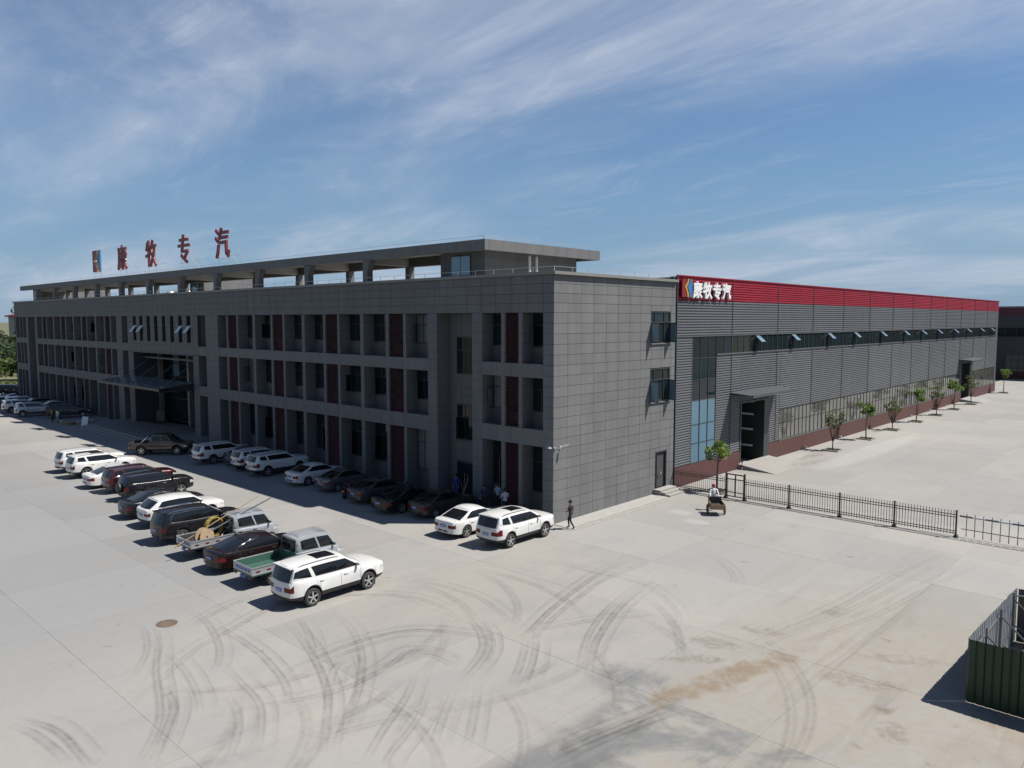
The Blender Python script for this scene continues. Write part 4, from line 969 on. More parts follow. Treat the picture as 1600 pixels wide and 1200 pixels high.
TREES = [(2.73, 14.6, 3.9, 'leafy', 'leafy green young tree just behind the iron fence'), (2.3, 37.3, 3.7, 'bare', 'sparse twiggy young tree nearest the warehouse ramp'), (2.2, 46.5, 4.0, 'leafy', 'leafy young tree, second past the warehouse ramp'),
         (2.1, 55.1, 3.3, 'bare', 'sparse young tree, third past the warehouse ramp'), (2.0, 64.3, 4.4, 'leafy', 'leafy young tree midway along the warehouse windows'), (2.0, 72.8, 3.6, 'bare', 'sparse young tree, fifth past the ramp'),
         (2.0, 81.3, 4.4, 'leafy', 'leafy young tree before the far warehouse door'), (2.1, 90.0, 4.1, 'bare', 'sparse young tree in front of the far warehouse door'), (1.8, 113.2, 4.3, 'leafy', 'leafy young tree at the far end of the warehouse')]
for k, (x, y, h, kd, lb) in enumerate(TREES): yard_tree(x, y, h, kd, 20 + k, lb)
def big_tree(x, y, h, r, seed, label, mat='leaf_field', n=150, name='field_tree', sz=.32):
    rnd = random.Random(seed); t = empty(name, (x, y, -.16), label=label, cat='tree', group='trees beyond the yard')
    tr = MB(); tr.path([(0, 0, 0), (rnd.uniform(-.2, .2), 0, h * .4), (0, 0, h * .8)], [.22, .16, .06], 7); cl = []
    for k in range(16):
        a = rnd.uniform(0, 6.28); q = r * rnd.uniform(.2, .85); z = h * rnd.uniform(.22, .92); e = Vector((math.cos(a) * q, math.sin(a) * q, z)); tr.tube((0, 0, z * .7), tuple(e), .07, .02, 5); cl.append((e, r * rnd.uniform(.28, .48)))
    obj('trunk', tr.mesh('trunk', ['bark'], 40), t)
    lv = MB(); leaves(lv, rnd, cl, sz, n); obj('crown', lv.mesh('crown', [mat]), t)
FT = [(-152, 4, 8.0, 4.5, 'leaf_field'), (-150, 11, 7.0, 4.2, 'leaf_field'), (-158, 17, 8.5, 5, 'leaf_field'), (-166, 9, 9, 5, 'leaf_dark'), (-178, 20, 10, 5.5, 'leaf_dark'), (-176, 30, 9, 5, 'leaf_field'), (-190, 14, 10, 6, 'leaf_dark'), (-205, 26, 10.5, 6, 'leaf_dark'), (-222, 38, 11, 6, 'leaf_field'), (-240, 30, 11, 6, 'leaf_dark')]
LB = ['low bright green tree nearest the left edge of the yard', 'round bright tree second from the yard edge', 'bushy bright tree behind the first two', 'darker tree behind the bright row', 'tall dark tree in the second row', 'bright tree at the back right of the grove', 'broad dark tree in the third row', 'dark tree in front of the far house', 'pale tree beside the far house', 'dark tree at the far left of the grove']
for k, (x, y, h, r, mt) in enumerate(FT): big_tree(x, y, h * .85, r, 60 + k, LB[k], mt)
big_tree(-330, 62, 19, 7, 91, 'tall dark tree standing above the far house roof', 'leaf_dark', 170, sz=.5)
big_tree(-117, 2.6, 3.4, .8, 92, 'thin sapling at the left corner of the office building', 'leaf_olive', 14, 'sapling', .10)
fg = MB(); rg = random.Random(8)
for k in range(5200):
    x, y = rg.uniform(-148, -124), rg.uniform(-16, 40); h = rg.uniform(.15, .6); a = rg.uniform(0, 6.28); w = .12
    fg.face([(x - math.cos(a) * w, y - math.sin(a) * w, -.17), (x + math.cos(a) * w, y + math.sin(a) * w, -.17), (x + rg.uniform(-.2, .2), y + rg.uniform(-.2, .2), h - .16)])
tag(obj('field_grass', fg.mesh('field_grass', ['leaf_field'])), 'rough grass at the edge of the field left of the yard', 'grass', kind='stuff')
hs = empty('far_house', (-300, 55, -.16), label='pale house with red roof far beyond the trees', cat='house')
m = MB(); m.box(-318, -285, 50, 64, -.16, 13.2); part('wall', m, 'coping', hs)
m = MB(); m.box(-319, -284, 49, 65, 13.2, 13.8); m.prism([(49.5, 13.8), (64.5, 13.8), (57, 15.6)], lambda p: (-318, p[0], p[1]), lambda p: (-285, p[0], p[1])); part('roof', m, 'clad_red', hs)
for k in range(6): m = MB(); m.box(-284.98, -284.9, 51 + k * 2.2, 52.4 + k * 2.2, 9.6, 11.6); part('window', m, 'glass', hs)
# ================================================================ vehicles (local frame: +y forward, +x right side)
def lerp(a, b, t): return a + (b - a) * t
def interp(keys, y):
    for k in range(len(keys) - 1):
        (a, va), (b, vb) = keys[k], keys[k + 1]
        if y <= b:
            t = 0 if b == a else max(0, min(1, (y - a) / (b - a))); t = t * t * (3 - 2 * t) * .5 + t * .5
            return lerp(va, vb, t)
    return keys[-1][1]
wheel_cache = {}
def wheel_meshes(r, w, spokes, rimmat):
    key = (round(r, 2), round(w, 2), spokes, rimmat)
    if key not in wheel_cache:
        t = MB(); t.lathe([(r * .66, -w / 2), (r * .93, -w / 2), (r, -w * .36), (r, w * .36), (r * .93, w / 2), (r * .66, w / 2), (r * .62, w * .2)], 'x', 22)
        g = MB(); g.lathe([(0, w * .05), (r * .63, w * .05)], 'x', 20, 1); g.lathe([(r * .70, w * .5), (r * .65, w * .50), (r * .62, w * .2)], 'x', 20, 0); g.lathe([(0, w * .46), (r * .14, w * .46), (r * .16, w * .2)], 'x', 12, 0)
        for k in range(spokes):
            a = 2 * math.pi * k / spokes
            g.box(w * .28, w * .45, -.032, .032, r * .10, r * .66, 0, Matrix.Rotation(a, 4, 'X'))
        wheel_cache[key] = (t.mesh('wheel', ['rubber'], 40), g.mesh('rim', [rimmat, 'plastic'], 35))
    return wheel_cache[key]
def car(label, loc, rz, paint, L=4.7, W=1.86, H=1.70, wb=2.75, fo=.92, r=.375, kind='suv', group='parked cars', cat='car', belt=1.18, hood=(1.09, 1.19), rearz=None, roof=None, trim=True, rails=True,
        sunroof=False, spokes=5, spare=False, name='parked_car', bed=None, glass_t=None, tail='wide', rimmat='rim', plate=True, rim_scale=1, chromeline=False, topk=None, sill=None, sw=None):
    """roof = (rear glass base, roof rear, roof front, windscreen base) as y measured from the rear end"""
    root = empty(name, loc, rz, label, cat, group)
    y0, y1 = -L / 2, L / 2; yf = y1 - fo; yr = yf - wb
    P = 'paint_' + paint
    if kind == 'suv': H += .04
    if roof is None: roof = {'suv': (.02, .24, 2.64, 3.64), 'sedan': (.48, 1.48, 2.55, 3.55), 'hatch': (.06, .95, 2.62, 3.58)}[kind]
    ra, rb, rc, rd = [y0 + q * L / 4.7 for q in roof]
    rz_ = rearz if rearz else (belt - .0 if kind != 'sedan' else belt + .04)
    top = [(y0, rz_ - .05), (y0 + .10, rz_), (ra + .05, belt + (.07 if kind == 'suv' else .03)), ((ra + rd) / 2, belt + .0), (rd - .05, hood[1]), (y1 - .55, lerp(hood[0], hood[1], .62)), (y1 - .16, hood[0] + .035), (y1, hood[0] - .07)]
    if topk: top = [(y0, topk[0]), (rd, topk[1]), (y1 - .12, topk[2]), (y1, topk[3])]
    if bed: top = [(y0, bed[1]), (bed[0], bed[1]), (bed[0] + .02, belt)] + top[3:]
    Ra = r * 1.15
    ys = {y0, y0 + .05, y0 + .14, y0 + .30, y1 - .30, y1 - .14, y1 - .05, y1, y0 + .5, y1 - .5, y1 - .8}
    for yc in (yr, yf):
        for k in range(-6, 7): ys.add(round(yc + Ra * math.sin(k / 6 * math.pi / 2) * (1.0 if abs(k) < 6 else 1.001), 4))
    dA, dB, dC = yr + Ra + .02 if kind != 'truck' else yr, (yr + yf) / 2 - .02, yf - Ra * .95
    doors = [(max(yr + Ra * .45, ra + .3), dB), (dB, dC)]
    if kind == 'truck':
        da_ = max(ra + .06, yr + Ra * .45); dB = lerp(da_, dC, .48); doors = [(da_, dB), (dB, dC)]
    for a in doors: ys.add(a[0]); ys.add(a[1])
    ys.add((doors[0][0] + dB) / 2)
    if bed: ys.add(bed[0]); ys.add(bed[0] + .02)
    ys = sorted(y for y in ys if y0 - 1e-6 <= y <= y1 + 1e-6); ys = [y for k, y in enumerate(ys) if k == 0 or y - ys[k - 1] > .008 or (bed and abs(y - bed[0] - .02) < 1e-6)]
    def arch(y):
        for yc in (yr, yf):
            if abs(y - yc) < Ra: return r + math.sqrt(max(0, Ra * Ra - (y - yc) ** 2))
        return 0
    def halfw(y):
        e = min(y - y0, y1 - y); k = 1.0
        if e < .5: k = 1 - .16 * ((.5 - e) / .5) ** 2.6
        if y > y1 - 1.4: k -= .035 * ((y - y1 + 1.4) / 1.4) ** 1.5
        return W / 2 * k
    sill = sill or (.23 if kind == 'sedan' else .36)
    zt_tr = (.56 if trim else .30)
    rings = []
    for y in ys:
        w = halfw(y); zt = interp(top, y); e = min(y - y0, y1 - y)
        zb = max(sill + (.10 * max(0, (.5 - e) / .5)), arch(y)); a = arch(y) > sill
        z2 = max(zb + .085 if trim else zb + .02, zt_tr); z3 = max(.62 if kind == 'sedan' else .76, z2 + .03); z4 = max(zt - .17, z3 + .05); z5 = max(zt - .05, z4 + .02)
        fl = 1.012 if a else 1.0
        pts = [(0, zb), (.90 * w, zb), (.985 * w * fl, z2), (w * fl, z3), (.985 * w, z4), (.968 * w, z5), (.925 * w, max(zt, z5 + .01))]
        inbed = bed and y0 + .07 < y < bed[0] + .005
        if inbed: pts += [(.83 * w, zt), (.83 * w, zt - .46), (0, zt - .46)]
        else:
            cr = .035 if y < rd - .2 else .045
            pts += [(.66 * w, zt + cr * .6), (.30 * w, zt + cr * .93), (0, zt + cr)]
        rings.append([(px, y, pz) for px, pz in pts])
    body, low, lampT, lampH, gril = MB(), MB(), {1: MB(), -1: MB()}, {1: MB(), -1: MB()}, MB()
    door = {(d, s): MB() for d in (0, 1) for s in (1, -1)}
    NP = len(rings[0])
    def q(tgt, a, b, c, d, s, m=0):
        pts = [(p[0] * s, p[1], p[2]) for p in (a, b, c, d)]
        tgt.face(pts if s > 0 else pts[::-1], m)
    for i in range(len(rings) - 1):
        A, B = rings[i], rings[i + 1]; ym = (ys[i] + ys[i + 1]) / 2
        for k in range(NP - 1):
            for s in (1, -1):
                t = body
                if k == 0 or (k == 1 and trim): t = low
                elif 2 <= k <= 5:
                    for d, (da, db) in enumerate(doors):
                        if da - .001 < ym < db and not (bed and ym < bed[0]): t = door[(d, s)]
                if k == 3 and ym < y0 + (.22 if tail != 'tall' else .14): t = lampT[s]
                if k == 3 and ym > y1 - .36 and ym < y1 + 1: t = lampH[s]
                if bed and k >= 7 and y0 + .05 < ym < bed[0] + .02: t = low
                q(t, A[k], B[k], B[k + 1], A[k + 1], s)
    BUL = [.0, .085, .10, .085, .06, .05, .04]
    for (ring, front) in ((rings[0], False), (rings[-1], True)):
        us_ = (1.0, .52, .26, 0, -.26, -.52, -1.0); sg = 1 if front else (0 if kind == 'truck' and not bed else -1)
        cp = lambda p, k, u: (p[0] * u, p[1] + sg * BUL[k] * (1 - u * u), p[2])
        for k in range(1, 6):
            p_, q_ = ring[k], ring[k + 1]
            for ci in range(6):
                u, v = us_[ci], us_[ci + 1]; t = body
                if k == 1: t = low if trim else body
                if k == 3 and ci in (0, 5): t = (lampH if front else lampT)[1 if ci == 0 else -1]
                if front and 0 < ci < 5 and k in (2, 3): t = gril
                f4 = [cp(p_, k, u), cp(p_, k, v), cp(q_, k + 1, v), cp(q_, k + 1, u)]
                t.face(f4 if front else f4[::-1])
        top_ = [cp(ring[6], 6, u) for u in us_] + [(-p[0], p[1], p[2]) for p in ring[7:9]] + [ring[9]] + [ring[8], ring[7]]
        body.face(top_ if front else top_[::-1])
    def add(nm, mb, mats, parent=root, sm=32):
        if not mb.f: return None
        return obj(nm, mb.mesh(nm, mats, sm, True), parent)
    bodyo = add('body', body, [P]); add('lower_trim', low, ['plastic'])
    for (d, s), mb in door.items():
        o = add('door', mb, [P])
        if o:
            yh = doors[d][0] + .16; h = MB(); xx = W / 2 * .992; h.box(xx * s - .02, xx * s + .028, yh, yh + .2, belt - .17, belt - .13); obj('handle', h.mesh('handle', ['chrome' if paint != 'white' else P]), o)
            sm_ = MB()
            for yy in doors[d]:
                rg = min(rings, key=lambda g: abs(g[0][1] - yy)); sm_.path([((p[0] + .001) * s, p[1], p[2]) for p in rg[2:6]], .0055, 4)
            obj('seam', sm_.mesh('seam', ['plastic']), o)
    for s in (1, -1): add('tail_light', lampT[s], ['lamp_red']); add('headlight', lampH[s], ['lamp_clear'])
    add('grille', gril, ['plastic'])
    # greenhouse
    zr = H; wbx = lambda y: halfw(y) * .925
    wr = W / 2 * (.72 if kind == 'sedan' else .79)
    NT = 14
    tk = sorted(set([0, .05, .12] + [round(v, 3) for v in ([.02, .09, .27, .32, .61, .65] if kind == 'suv' else [.18, .22, .53, .57])] + [.93, .965, 1.0]))
    vk = [0, .10, .5, .84, .93, 1.0]
    def side(t, v):
        yb = lerp(ra, rd, t); zb_ = interp(top, yb) - .015; xb = wbx(yb) + .005
        tt = .5 - .5 * math.cos(math.pi * min(1, max(0, t))); yt = lerp(rb, rc, lerp(t, tt, .3)); arcz = (4 * t * (1 - t)); ztp = (zr - .085 + .04 * arcz - .02 * (1 - t) ** 2) if kind == 'suv' else zr - .10 + .065 * arcz
        x = lerp(xb, wr, v ** 1.15) + .022 * math.sin(math.pi * v); return (x, lerp(yb, yt, v), lerp(zb_, ztp, v))
    cab = MB(); wins = {}; pil = {1: MB(), -1: MB()}; pb = (.61, .65) if kind == 'suv' else ((2, 3) if kind == 'truck' else (.53, .57))
    kick = .30 if kind == 'suv' else .34
    def vrow(t): e = max(0, (kick - t) / kick); return [0, .10 + .20 * e * e, .5, .84 - .10 * e * e, .93, 1.0]
    sw = [(a, b, 0) for a, b in sw] if sw else {'suv': [(.09, .27, .0), (.32, .61, 0), (.65, .93, 0)], 'sedan': [(.12, .53, 0), (.57, .93, 0)], 'hatch': [(.12, .53, 0), (.57, .93, 0)], 'truck': [(.12, .53, 0), (.57, .93, 0)]}[kind]
    for a in range(len(tk) - 1):
        for b in range(len(vk) - 1):
            tm = (tk[a] + tk[a + 1]) / 2; vm = (vk[b] + vk[b + 1]) / 2; wi = None
            if .10 < vm < .84:
                for n_, (u0, u1, _) in enumerate(sw):
                    if u0 - .001 <= tm <= u1 + .001: wi = n_
            for s in (1, -1):
                va, vb = vrow(tk[a]), vrow(tk[a + 1]); pts = [side(tk[a], va[b]), side(tk[a + 1], vb[b]), side(tk[a + 1], vb[b + 1]), side(tk[a], va[b + 1])]
                tgt = cab
                if wi is None and pb[0] < tm < pb[1] and .10 < vm < .84: tgt = pil[s]; pts = [(p[0] - .004, p[1], p[2]) for p in pts]
                if wi is not None: tgt = wins.setdefault((wi, s), MB()); pts = [(p[0] - .006, p[1], p[2]) for p in pts]
                q(tgt, *pts, s)
    for (t, sgn, nm) in ((1.0, 1, 'windshield'), (0.0, -1, 'rear_window')):
        us = [-1, -.9, -.45, 0, .45, .9, 1]; g_ = MB()
        vv = [0, .07, .5, .9, 1.0]
        def pt(u, v): p = side(t, v); return (p[0] * u, p[1] + sgn * .10 * (1 - u * u) * (1 - .45 * v), p[2] + .03 * (1 - u * u) * v)
        for a in range(len(us) - 1):
            for b in range(len(vv) - 1):
                c = [pt(us[a], vv[b]), pt(us[a + 1], vv[b]), pt(us[a + 1], vv[b + 1]), pt(us[a], vv[b + 1])]
                gl = abs(us[a] + us[a + 1]) / 2 < .9 and .07 < (vv[b] + vv[b + 1]) / 2 < .9
                if sgn > 0: c = c[::-1]
                (g_ if gl else cab).face(c)
        add(nm, g_, ['car_glass'], sm=60)
    us = [-1, -.9, -.45, 0, .45, .9, 1]
    for a in range(len(tk) - 1):
        for b in range(len(us) - 1):
            def rp(t, u): p = side(t, 1); sg = 1 if t > .5 else -1; e = (max(0, abs(t - .5) - .3) / .2) ** 2; return (p[0] * u, p[1] + sg * .055 * (1 - u * u) * e, p[2] + (.05 + .02 * (4 * t * (1 - t))) * (1 - u * u))
            cab.face([rp(tk[a], us[b]), rp(tk[a], us[b + 1]), rp(tk[a + 1], us[b + 1]), rp(tk[a + 1], us[b])][::-1])
    add('cabin', cab, [P])
    for s in (1, -1): add('pillar', pil[s], ['car_glass'])
    for k, mb in wins.items(): add('side_window', mb, ['car_glass'], sm=60)
    if chromeline:
        m = MB()
        for s in (1, -1):
            pl = [side(.10, .04)] + [side(.12, v) for v in (.3, .6)] + [side(t, .93) for t in (.2, .4, .6, .8, .92)]
            m.path([(p[0] * s + .006 * s, p[1], p[2]) for p in pl], .012, 5)
        obj('window_trim', m.mesh('window_trim', ['chrome']), root)
    # wheels
    tm_, rm_ = wheel_meshes(r, .225, spokes, rimmat)
    for yc in (yr, yf):
        for s in (1, -1):
            wo = obj('wheel', tm_, root, loc=(s * (W / 2 - .125), yc, r), rot=(0, 0, 0 if s > 0 else math.pi)); obj('rim', rm_, wo)
    # mirrors, plate, rails, extras
    for s in (1, -1):
        p = side(.90, .10); m = MB(); m.box(p[0] * s - .03 + s * .12, p[0] * s + .03 + s * .12, p[1] - .05, p[1] + .06, p[2] + .0, p[2] + .14); m.box(min(p[0] * s, p[0] * s + s * .24), max(p[0] * s, p[0] * s + s * .24), p[1] - .045, p[1] + .055, p[2] + .03, p[2] + .15)
        o = obj('mirror', m.mesh('mirror', [P]), root)
        bv = o.modifiers.new('b', 'BEVEL'); bv.width = .025; bv.segments = 2
    if plate and not bed:
        m = MB(); zc = .80 if kind != 'sedan' else .72; m.box(-.22, .22, y0 - .092, y0 + .02, zc - .07, zc + .07, 0); m.box(-.18, .18, y0 - .095, y0 - .091, zc - .02, zc + .02, 1); obj('licence_plate', m.mesh('licence_plate', ['plate_blue', 'white']), root)
        m = MB(); m.box(-.36, .36, y0 - .094, y0 + .01, .40, .49); obj('bumper_insert', m.mesh('bumper_insert', ['plastic']), root)
    if rails and kind in ('suv', 'hatch'):
        for s in (1, -1):
            m = MB(); a, b = side(.10, 1), side(.86, 1); pl = []
            for k in range(9): t = lerp(.10, .86, k / 8); p = side(t, 1); pl.append(((p[0] - .05) * s, p[1], p[2] + (.045 if 0 < k < 8 else .01)))
            m.path(pl, .014, 6); obj('roof_rail', m.mesh('roof_rail', ['chrome' if rails == 'chrome' else 'plastic'], 40), root)
    if sunroof:
        m = MB(); n = 4; us2 = (-.55, -.2, .2, .55)
        def rz2(t, u): p = side(t, 1); return (p[0] * u, p[1], p[2] + (.05 + .02 * (4 * t * (1 - t))) * (1 - u * u) + .006)
        for k in range(n):
            t0, t1 = lerp(.52, .88, k / n), lerp(.52, .88, (k + 1) / n)
            for q_ in range(3): m.face([rz2(t0, us2[q_]), rz2(t0, us2[q_ + 1]), rz2(t1, us2[q_ + 1]), rz2(t1, us2[q_])])
        obj('sunroof', m.mesh('sunroof', ['car_glass']), root)
    if spare:
        m = MB(); m.lathe([(0, -.10), (.26, -.10), (.33, -.05), (.34, .05), (.30, .10)], 'y', 20, 0, (.0, y0 - .19, .95)); obj('spare_wheel', m.mesh('spare_wheel', ['plastic'], 40), root)
    if kind == 'suv' and tail != 'tall':
        m = MB(); b = side(0, 1); m.box(-wr * .9, wr * .9, b[1] - .16, b[1] + .10, b[2] - .0, b[2] + .035); o = obj('spoiler', m.mesh('spoiler', [P]), root)
    return root
# --- row in the sun, tails towards us
RA = 'cars in the sunlit row'; RB = 'cars parked against the building'; RC = 'cars at the far left'
def A(label, x, yrear, paint, L=4.65, **k): return car(label, (x, yrear + L / 2, 0), R(k.pop('rot', 0)), paint, L=L, group=RA, **k)
A('white SUV with black sill, roof rails and sunroof, nearest the camera', 0.0, -17.72, 'white', 4.78, W=1.87, H=1.78, wb=2.85, fo=.93, r=.385, rails=True, sunroof=True, sw=[(.02, .27), (.32, .61), (.65, .93)])
A('dark maroon fastback sedan between the two silver trucks', -6.45, -17.65, 'maroon', 4.85, W=1.86, H=1.46, wb=2.80, kind='sedan', trim=False, belt=.97, hood=(.78, .95), roof=(.35, 1.45, 2.75, 3.45), chromeline=True, r=.34)
A('black SUV with chrome window line beside the truck with cable drums', -13.0, -17.55, 'black', 4.7, W=1.88, H=1.75, rails='chrome', chromeline=True, r=.385)
A('white crossover with dark tinted glass between two black cars', -16.95, -16.75, 'white', 4.6, W=1.86, H=1.66, kind='hatch', roof=(.12, .75, 2.8, 3.6), rails=False, trim=True, belt=1.13, hood=(1.0, 1.12))
A('black sedan with silver window trim, left of the white crossover', -19.9, -16.75, 'black', 4.8, W=1.82, H=1.47, wb=2.75, kind='sedan', trim=False, belt=.97, hood=(.79, .96), chromeline=True, r=.335)
A('black SUV carrying a spare wheel on its tailgate', -24.6, -15.1, 'black', 4.5, W=1.83, H=1.72, spare=True, tail='tall', rails='chrome', r=.36)
A('dark red SUV in the sunlit row', -27.95, -14.95, 'darkred', 4.6, W=1.85, H=1.72, rails='chrome')
A('low white sedan between a white SUV and the dark red SUV', -30.6, -15.35, 'white', 4.75, W=1.84, H=1.47, wb=2.75, kind='sedan', trim=False, belt=.97, hood=(.78, .95), r=.34)
A('white SUV with large dark sunroof, second from the left end of the sunlit row', -35.3, -15.0, 'white', 4.6, W=1.90, H=1.74, sunroof=True, r=.385, belt=1.20, hood=(1.10, 1.21))
A('white SUV at the left end of the sunlit row', -38.3, -14.9, 'white', 4.7, W=1.86, H=1.72, rails='chrome')
# --- row in the shade of the building
def B(label, x, yrear, paint, L=4.55, **k): return car(label, (x, yrear + L / 2, 0), R(k.pop('rot', 0)), paint, L=L, group=RB, **k)
B('white SUV with roof rails at the building corner', .42, -5.95, 'white', 4.65, W=1.86, H=1.76, wb=2.80, rails=True, r=.38, sunroof=True)
B('white sedan beside the corner SUV, half in the sun', -2.65, -6.2, 'white', 4.5, W=1.80, H=1.49, wb=2.65, kind='sedan', trim=False, belt=.97, hood=(.78, .95), r=.335)
B('brownish dark sedan left of the white sedan', -6.95, -4.65, 'brownblack', 4.45, W=1.76, H=1.50, wb=2.65, kind='sedan', trim=False, belt=.97, hood=(.78, .95), r=.32)
B('glossy black sedan with chrome roof line in the building shade', -9.45, -5.5, 'black', 4.85, W=1.84, H=1.46, wb=2.8, kind='sedan', trim=False, belt=.97, hood=(.78, .95), chromeline=True, r=.34)
B('dark grey sedan right of the motorcycle', -12.75, -5.05, 'darkgrey', 4.5, W=1.78, H=1.47, wb=2.65, kind='sedan', trim=False, belt=.97, hood=(.79, .96), r=.325)
B('mid grey sedan left of the motorcycle', -17.3, -4.6, 'grey', 4.4, W=1.74, H=1.46, wb=2.6, kind='sedan', trim=False, belt=.97, hood=(.79, .96), r=.32)
B('white sedan in the shade, left of the grey sedan', -20.65, -4.95, 'white', 4.55, W=1.80, H=1.46, wb=2.7, kind='sedan', trim=False, belt=.97, hood=(.78, .95), r=.33)
B('white SUV in the shade, left of the white sedan', -25.9, -5.25, 'white', 4.65, W=1.86, H=1.68, rails=True, r=.365)
B('white compact SUV half hidden between two white SUVs', -28.75, -5.05, 'white', 4.4, W=1.82, H=1.66, rails=True)
B('white SUV in the shade next to the brown pickup', -33.75, -5.95, 'white', 4.75, W=1.88, H=1.70, rails=True, r=.37)
B('dark sedan nosed to the wall behind the white SUV', -31.3, -4.4, 'darkgrey', 4.4, W=1.78, H=1.47, wb=2.62, kind='sedan', trim=False, belt=.97, hood=(.79, .96), r=.32)
brown_pickup = car('brown crew-cab pickup truck with silver roll bar by the entrance steps', (-41.25, -5.65, 0), R(-46), 'brown', L=5.25, W=1.86, H=1.84, wb=3.15, fo=.90, r=.40, kind='truck', group=RB, cat='pickup', belt=1.16, hood=(1.0, 1.17), bed=(-.75, 1.10), sill=.42, roof=(1.72, 1.84, 3.05, 3.62), rails=False, trim=True, name='pickup_truck', plate=False)
m = MB()
for q_ in (1, -1): m.path([(.70 * q_, -1.5, 1.10), (.66 * q_, -1.0, 1.54), (.60 * q_, -.88, 1.62), (0, -.88, 1.64)], .04, 8)
obj('roll_bar', m.mesh('roll_bar', ['chrome'], 40), brown_pickup)
# --- far left group
def Cc(label, x, y, paint, rot, **k): return car(label, (x, y, 0), R(rot), paint, group=RC, **k)
Cc('silver boxy SUV catching the sun at the far left', -80.8, -5.0, 'silver', -8, L=4.4, W=1.78, H=1.76, tail='tall', rails=True)
Cc('dark grey SUV parked behind the person in yellow', -75.9, -2.7, 'darkgrey', -16, L=4.75, W=1.9, H=1.76, r=.38)
Cc('white car half hidden behind the silver SUV', -83.6, -1.9, 'white', -4, L=4.4, W=1.76, H=1.5, kind='sedan', trim=False, belt=.97, hood=(.79, .96), r=.32)
Cc('dark blue-grey hatchback behind the white cars at far left', -88.0, -2.1, 'bluegrey', -4, L=4.5, W=1.8, H=1.62, kind='hatch')
Cc('white SUV left of the silver SUV', -86.6, -4.9, 'white', -6, L=4.6, W=1.84, H=1.66)
Cc('white crossover second row at the far left', -91.6, -3.4, 'white', -6, L=4.6, W=1.84, H=1.64)
Cc('dark sedan beyond the white cars at the far left', -98.5, -2.6, 'black', -5, L=4.6, W=1.8, H=1.47, kind='sedan', trim=False, belt=.97, hood=(.79, .96), r=.33)
Cc('grey sedan among the leftmost cars', -95.4, -4.6, 'bluegrey', -5, L=4.6, W=1.8, H=1.47, kind='sedan', trim=False, belt=.97, hood=(.79, .96), r=.33)
Cc('black SUV furthest left, by the building end', -112.5, .6, 'black', -40, L=4.8, W=1.88, H=1.75)
# --- small crew-cab trucks with drop-side beds
def truck(label, x, yrear, bedpaint, name='flatbed_truck'):
    L = 4.9; cabL = 2.62; root = car(label, (x, yrear + L - cabL / 2, 0), 0, 'silver', L=cabL, W=1.60, H=1.86, wb=3.32, fo=.55, r=.29, kind='truck', group=RA, cat='truck', belt=1.16, hood=(.78, 1.12), roof=(.054, .12, 3.2, 4.1), topk=(1.16, 1.10, .92, .74), rails=False, trim=False, name=name, plate=False)
    # the lofted car body serves as the cab; bed and rear axle follow behind (local y from -cabL/2 back)
    yb1 = -cabL / 2 - .04; yb0 = yb1 - (L - cabL) + .02; w = .84
    m = MB(); m.box(-w, w, yb0, yb1, .60, .68, 0); m.box(-.35, -.25, yb0 + .1, yb1 + 1, .42, .60, 1); m.box(.25, .35, yb0 + .1, yb1 + 1, .42, .60, 1); m.tube((-.6, -2.56, .29), (.6, -2.56, .29), .06, n=8, m=1); obj('bed_floor', m.mesh('bed_floor', [bedpaint, 'plastic']), root)
    for s in (1, -1):
        m = MB(); m.box(min(s * w, s * (w - .035)), max(s * w, s * (w - .035)), yb0, yb1, .66, 1.02, 0); m.box(min(s * (w - .036), s * (w - .05)), max(s * (w - .036), s * (w - .05)), yb0 + .03, yb1, .69, 1.0, 1)
        m.box(min(s * w, s * (w + .02)), max(s * w, s * (w + .02)), yb0, yb1, .97, 1.03, 0); m.box(min(s * w, s * (w + .02)), max(s * w, s * (w + .02)), yb0, yb1, .66, .71, 0)
        for k in range(4): y = lerp(yb0 + .3, yb1 - .35, k / 3); m.box(min(s * w, s * (w + .012)), max(s * w, s * (w + .012)), y - .09, y + .09, .77, .83, 2)
        obj('side_board', m.mesh('side_board', ['paint_silver', bedpaint, 'lamp_red']), root)
    m = MB(); m.box(-w + .035, w - .035, yb0 - .0, yb0 + .035, .66, 1.02, 0); m.box(-w + .04, w - .04, yb0 + .036, yb0 + .048, .68, 1.0, 1)
    for k in range(5): a = -.6 + k * .27; m.box(a, a + .18, yb0 - .008, yb0, .78, .92, 3)
    obj('tailgate', m.mesh('tailgate', ['paint_silver', bedpaint, 'lamp_red', 'plate_blue']), root)
    for s in (1, -1): m = MB(); m.box(s * .68 - .12, s * .68 + .12, yb0 - .03, yb0 + .02, .50, .59); obj('tail_light', m.mesh('tail_light', ['lamp_red']), root)
    m = MB(); m.box(-.22, .22, yb0 - .02, yb0, .44, .57); obj('licence_plate', m.mesh('licence_plate', ['plate_blue']), root)
    m = MB()
    for k in range(7): a = -.5 + k * .166; m.box(a - .03, a + .03, -cabL / 2 + .25, -cabL / 2 + 1.75, 1.868 - .10 * (a / .5) ** 2 * .5, 1.905 - .10 * (a / .5) ** 2 * .5)
    obj('roof_rib', m.mesh('roof_rib', ['paint_silver']), root)
    m = MB(); m.box(-.72, .72, -cabL / 2 - .05, -cabL / 2 - .005, .68, 1.20, 0); m.box(-.76, .76, -cabL / 2 - .02, -cabL / 2 + .05, .3, 1.10, 0); obj('cab_back', m.mesh('cab_back', [bedpaint]), root)
    m = MB()
    for z in (1.35, 1.62): m.tube((-.42, -cabL / 2 - .10, z), (.42, -cabL / 2 - .10, z), .015, n=5)
    for a in (-.42, -.14, .14, .42): m.tube((a, -cabL / 2 - .10, 1.32), (a, -cabL / 2 - .10, 1.65), .015, n=5)
    obj('window_guard', m.mesh('window_guard', ['plastic']), root)
    return root, yrear
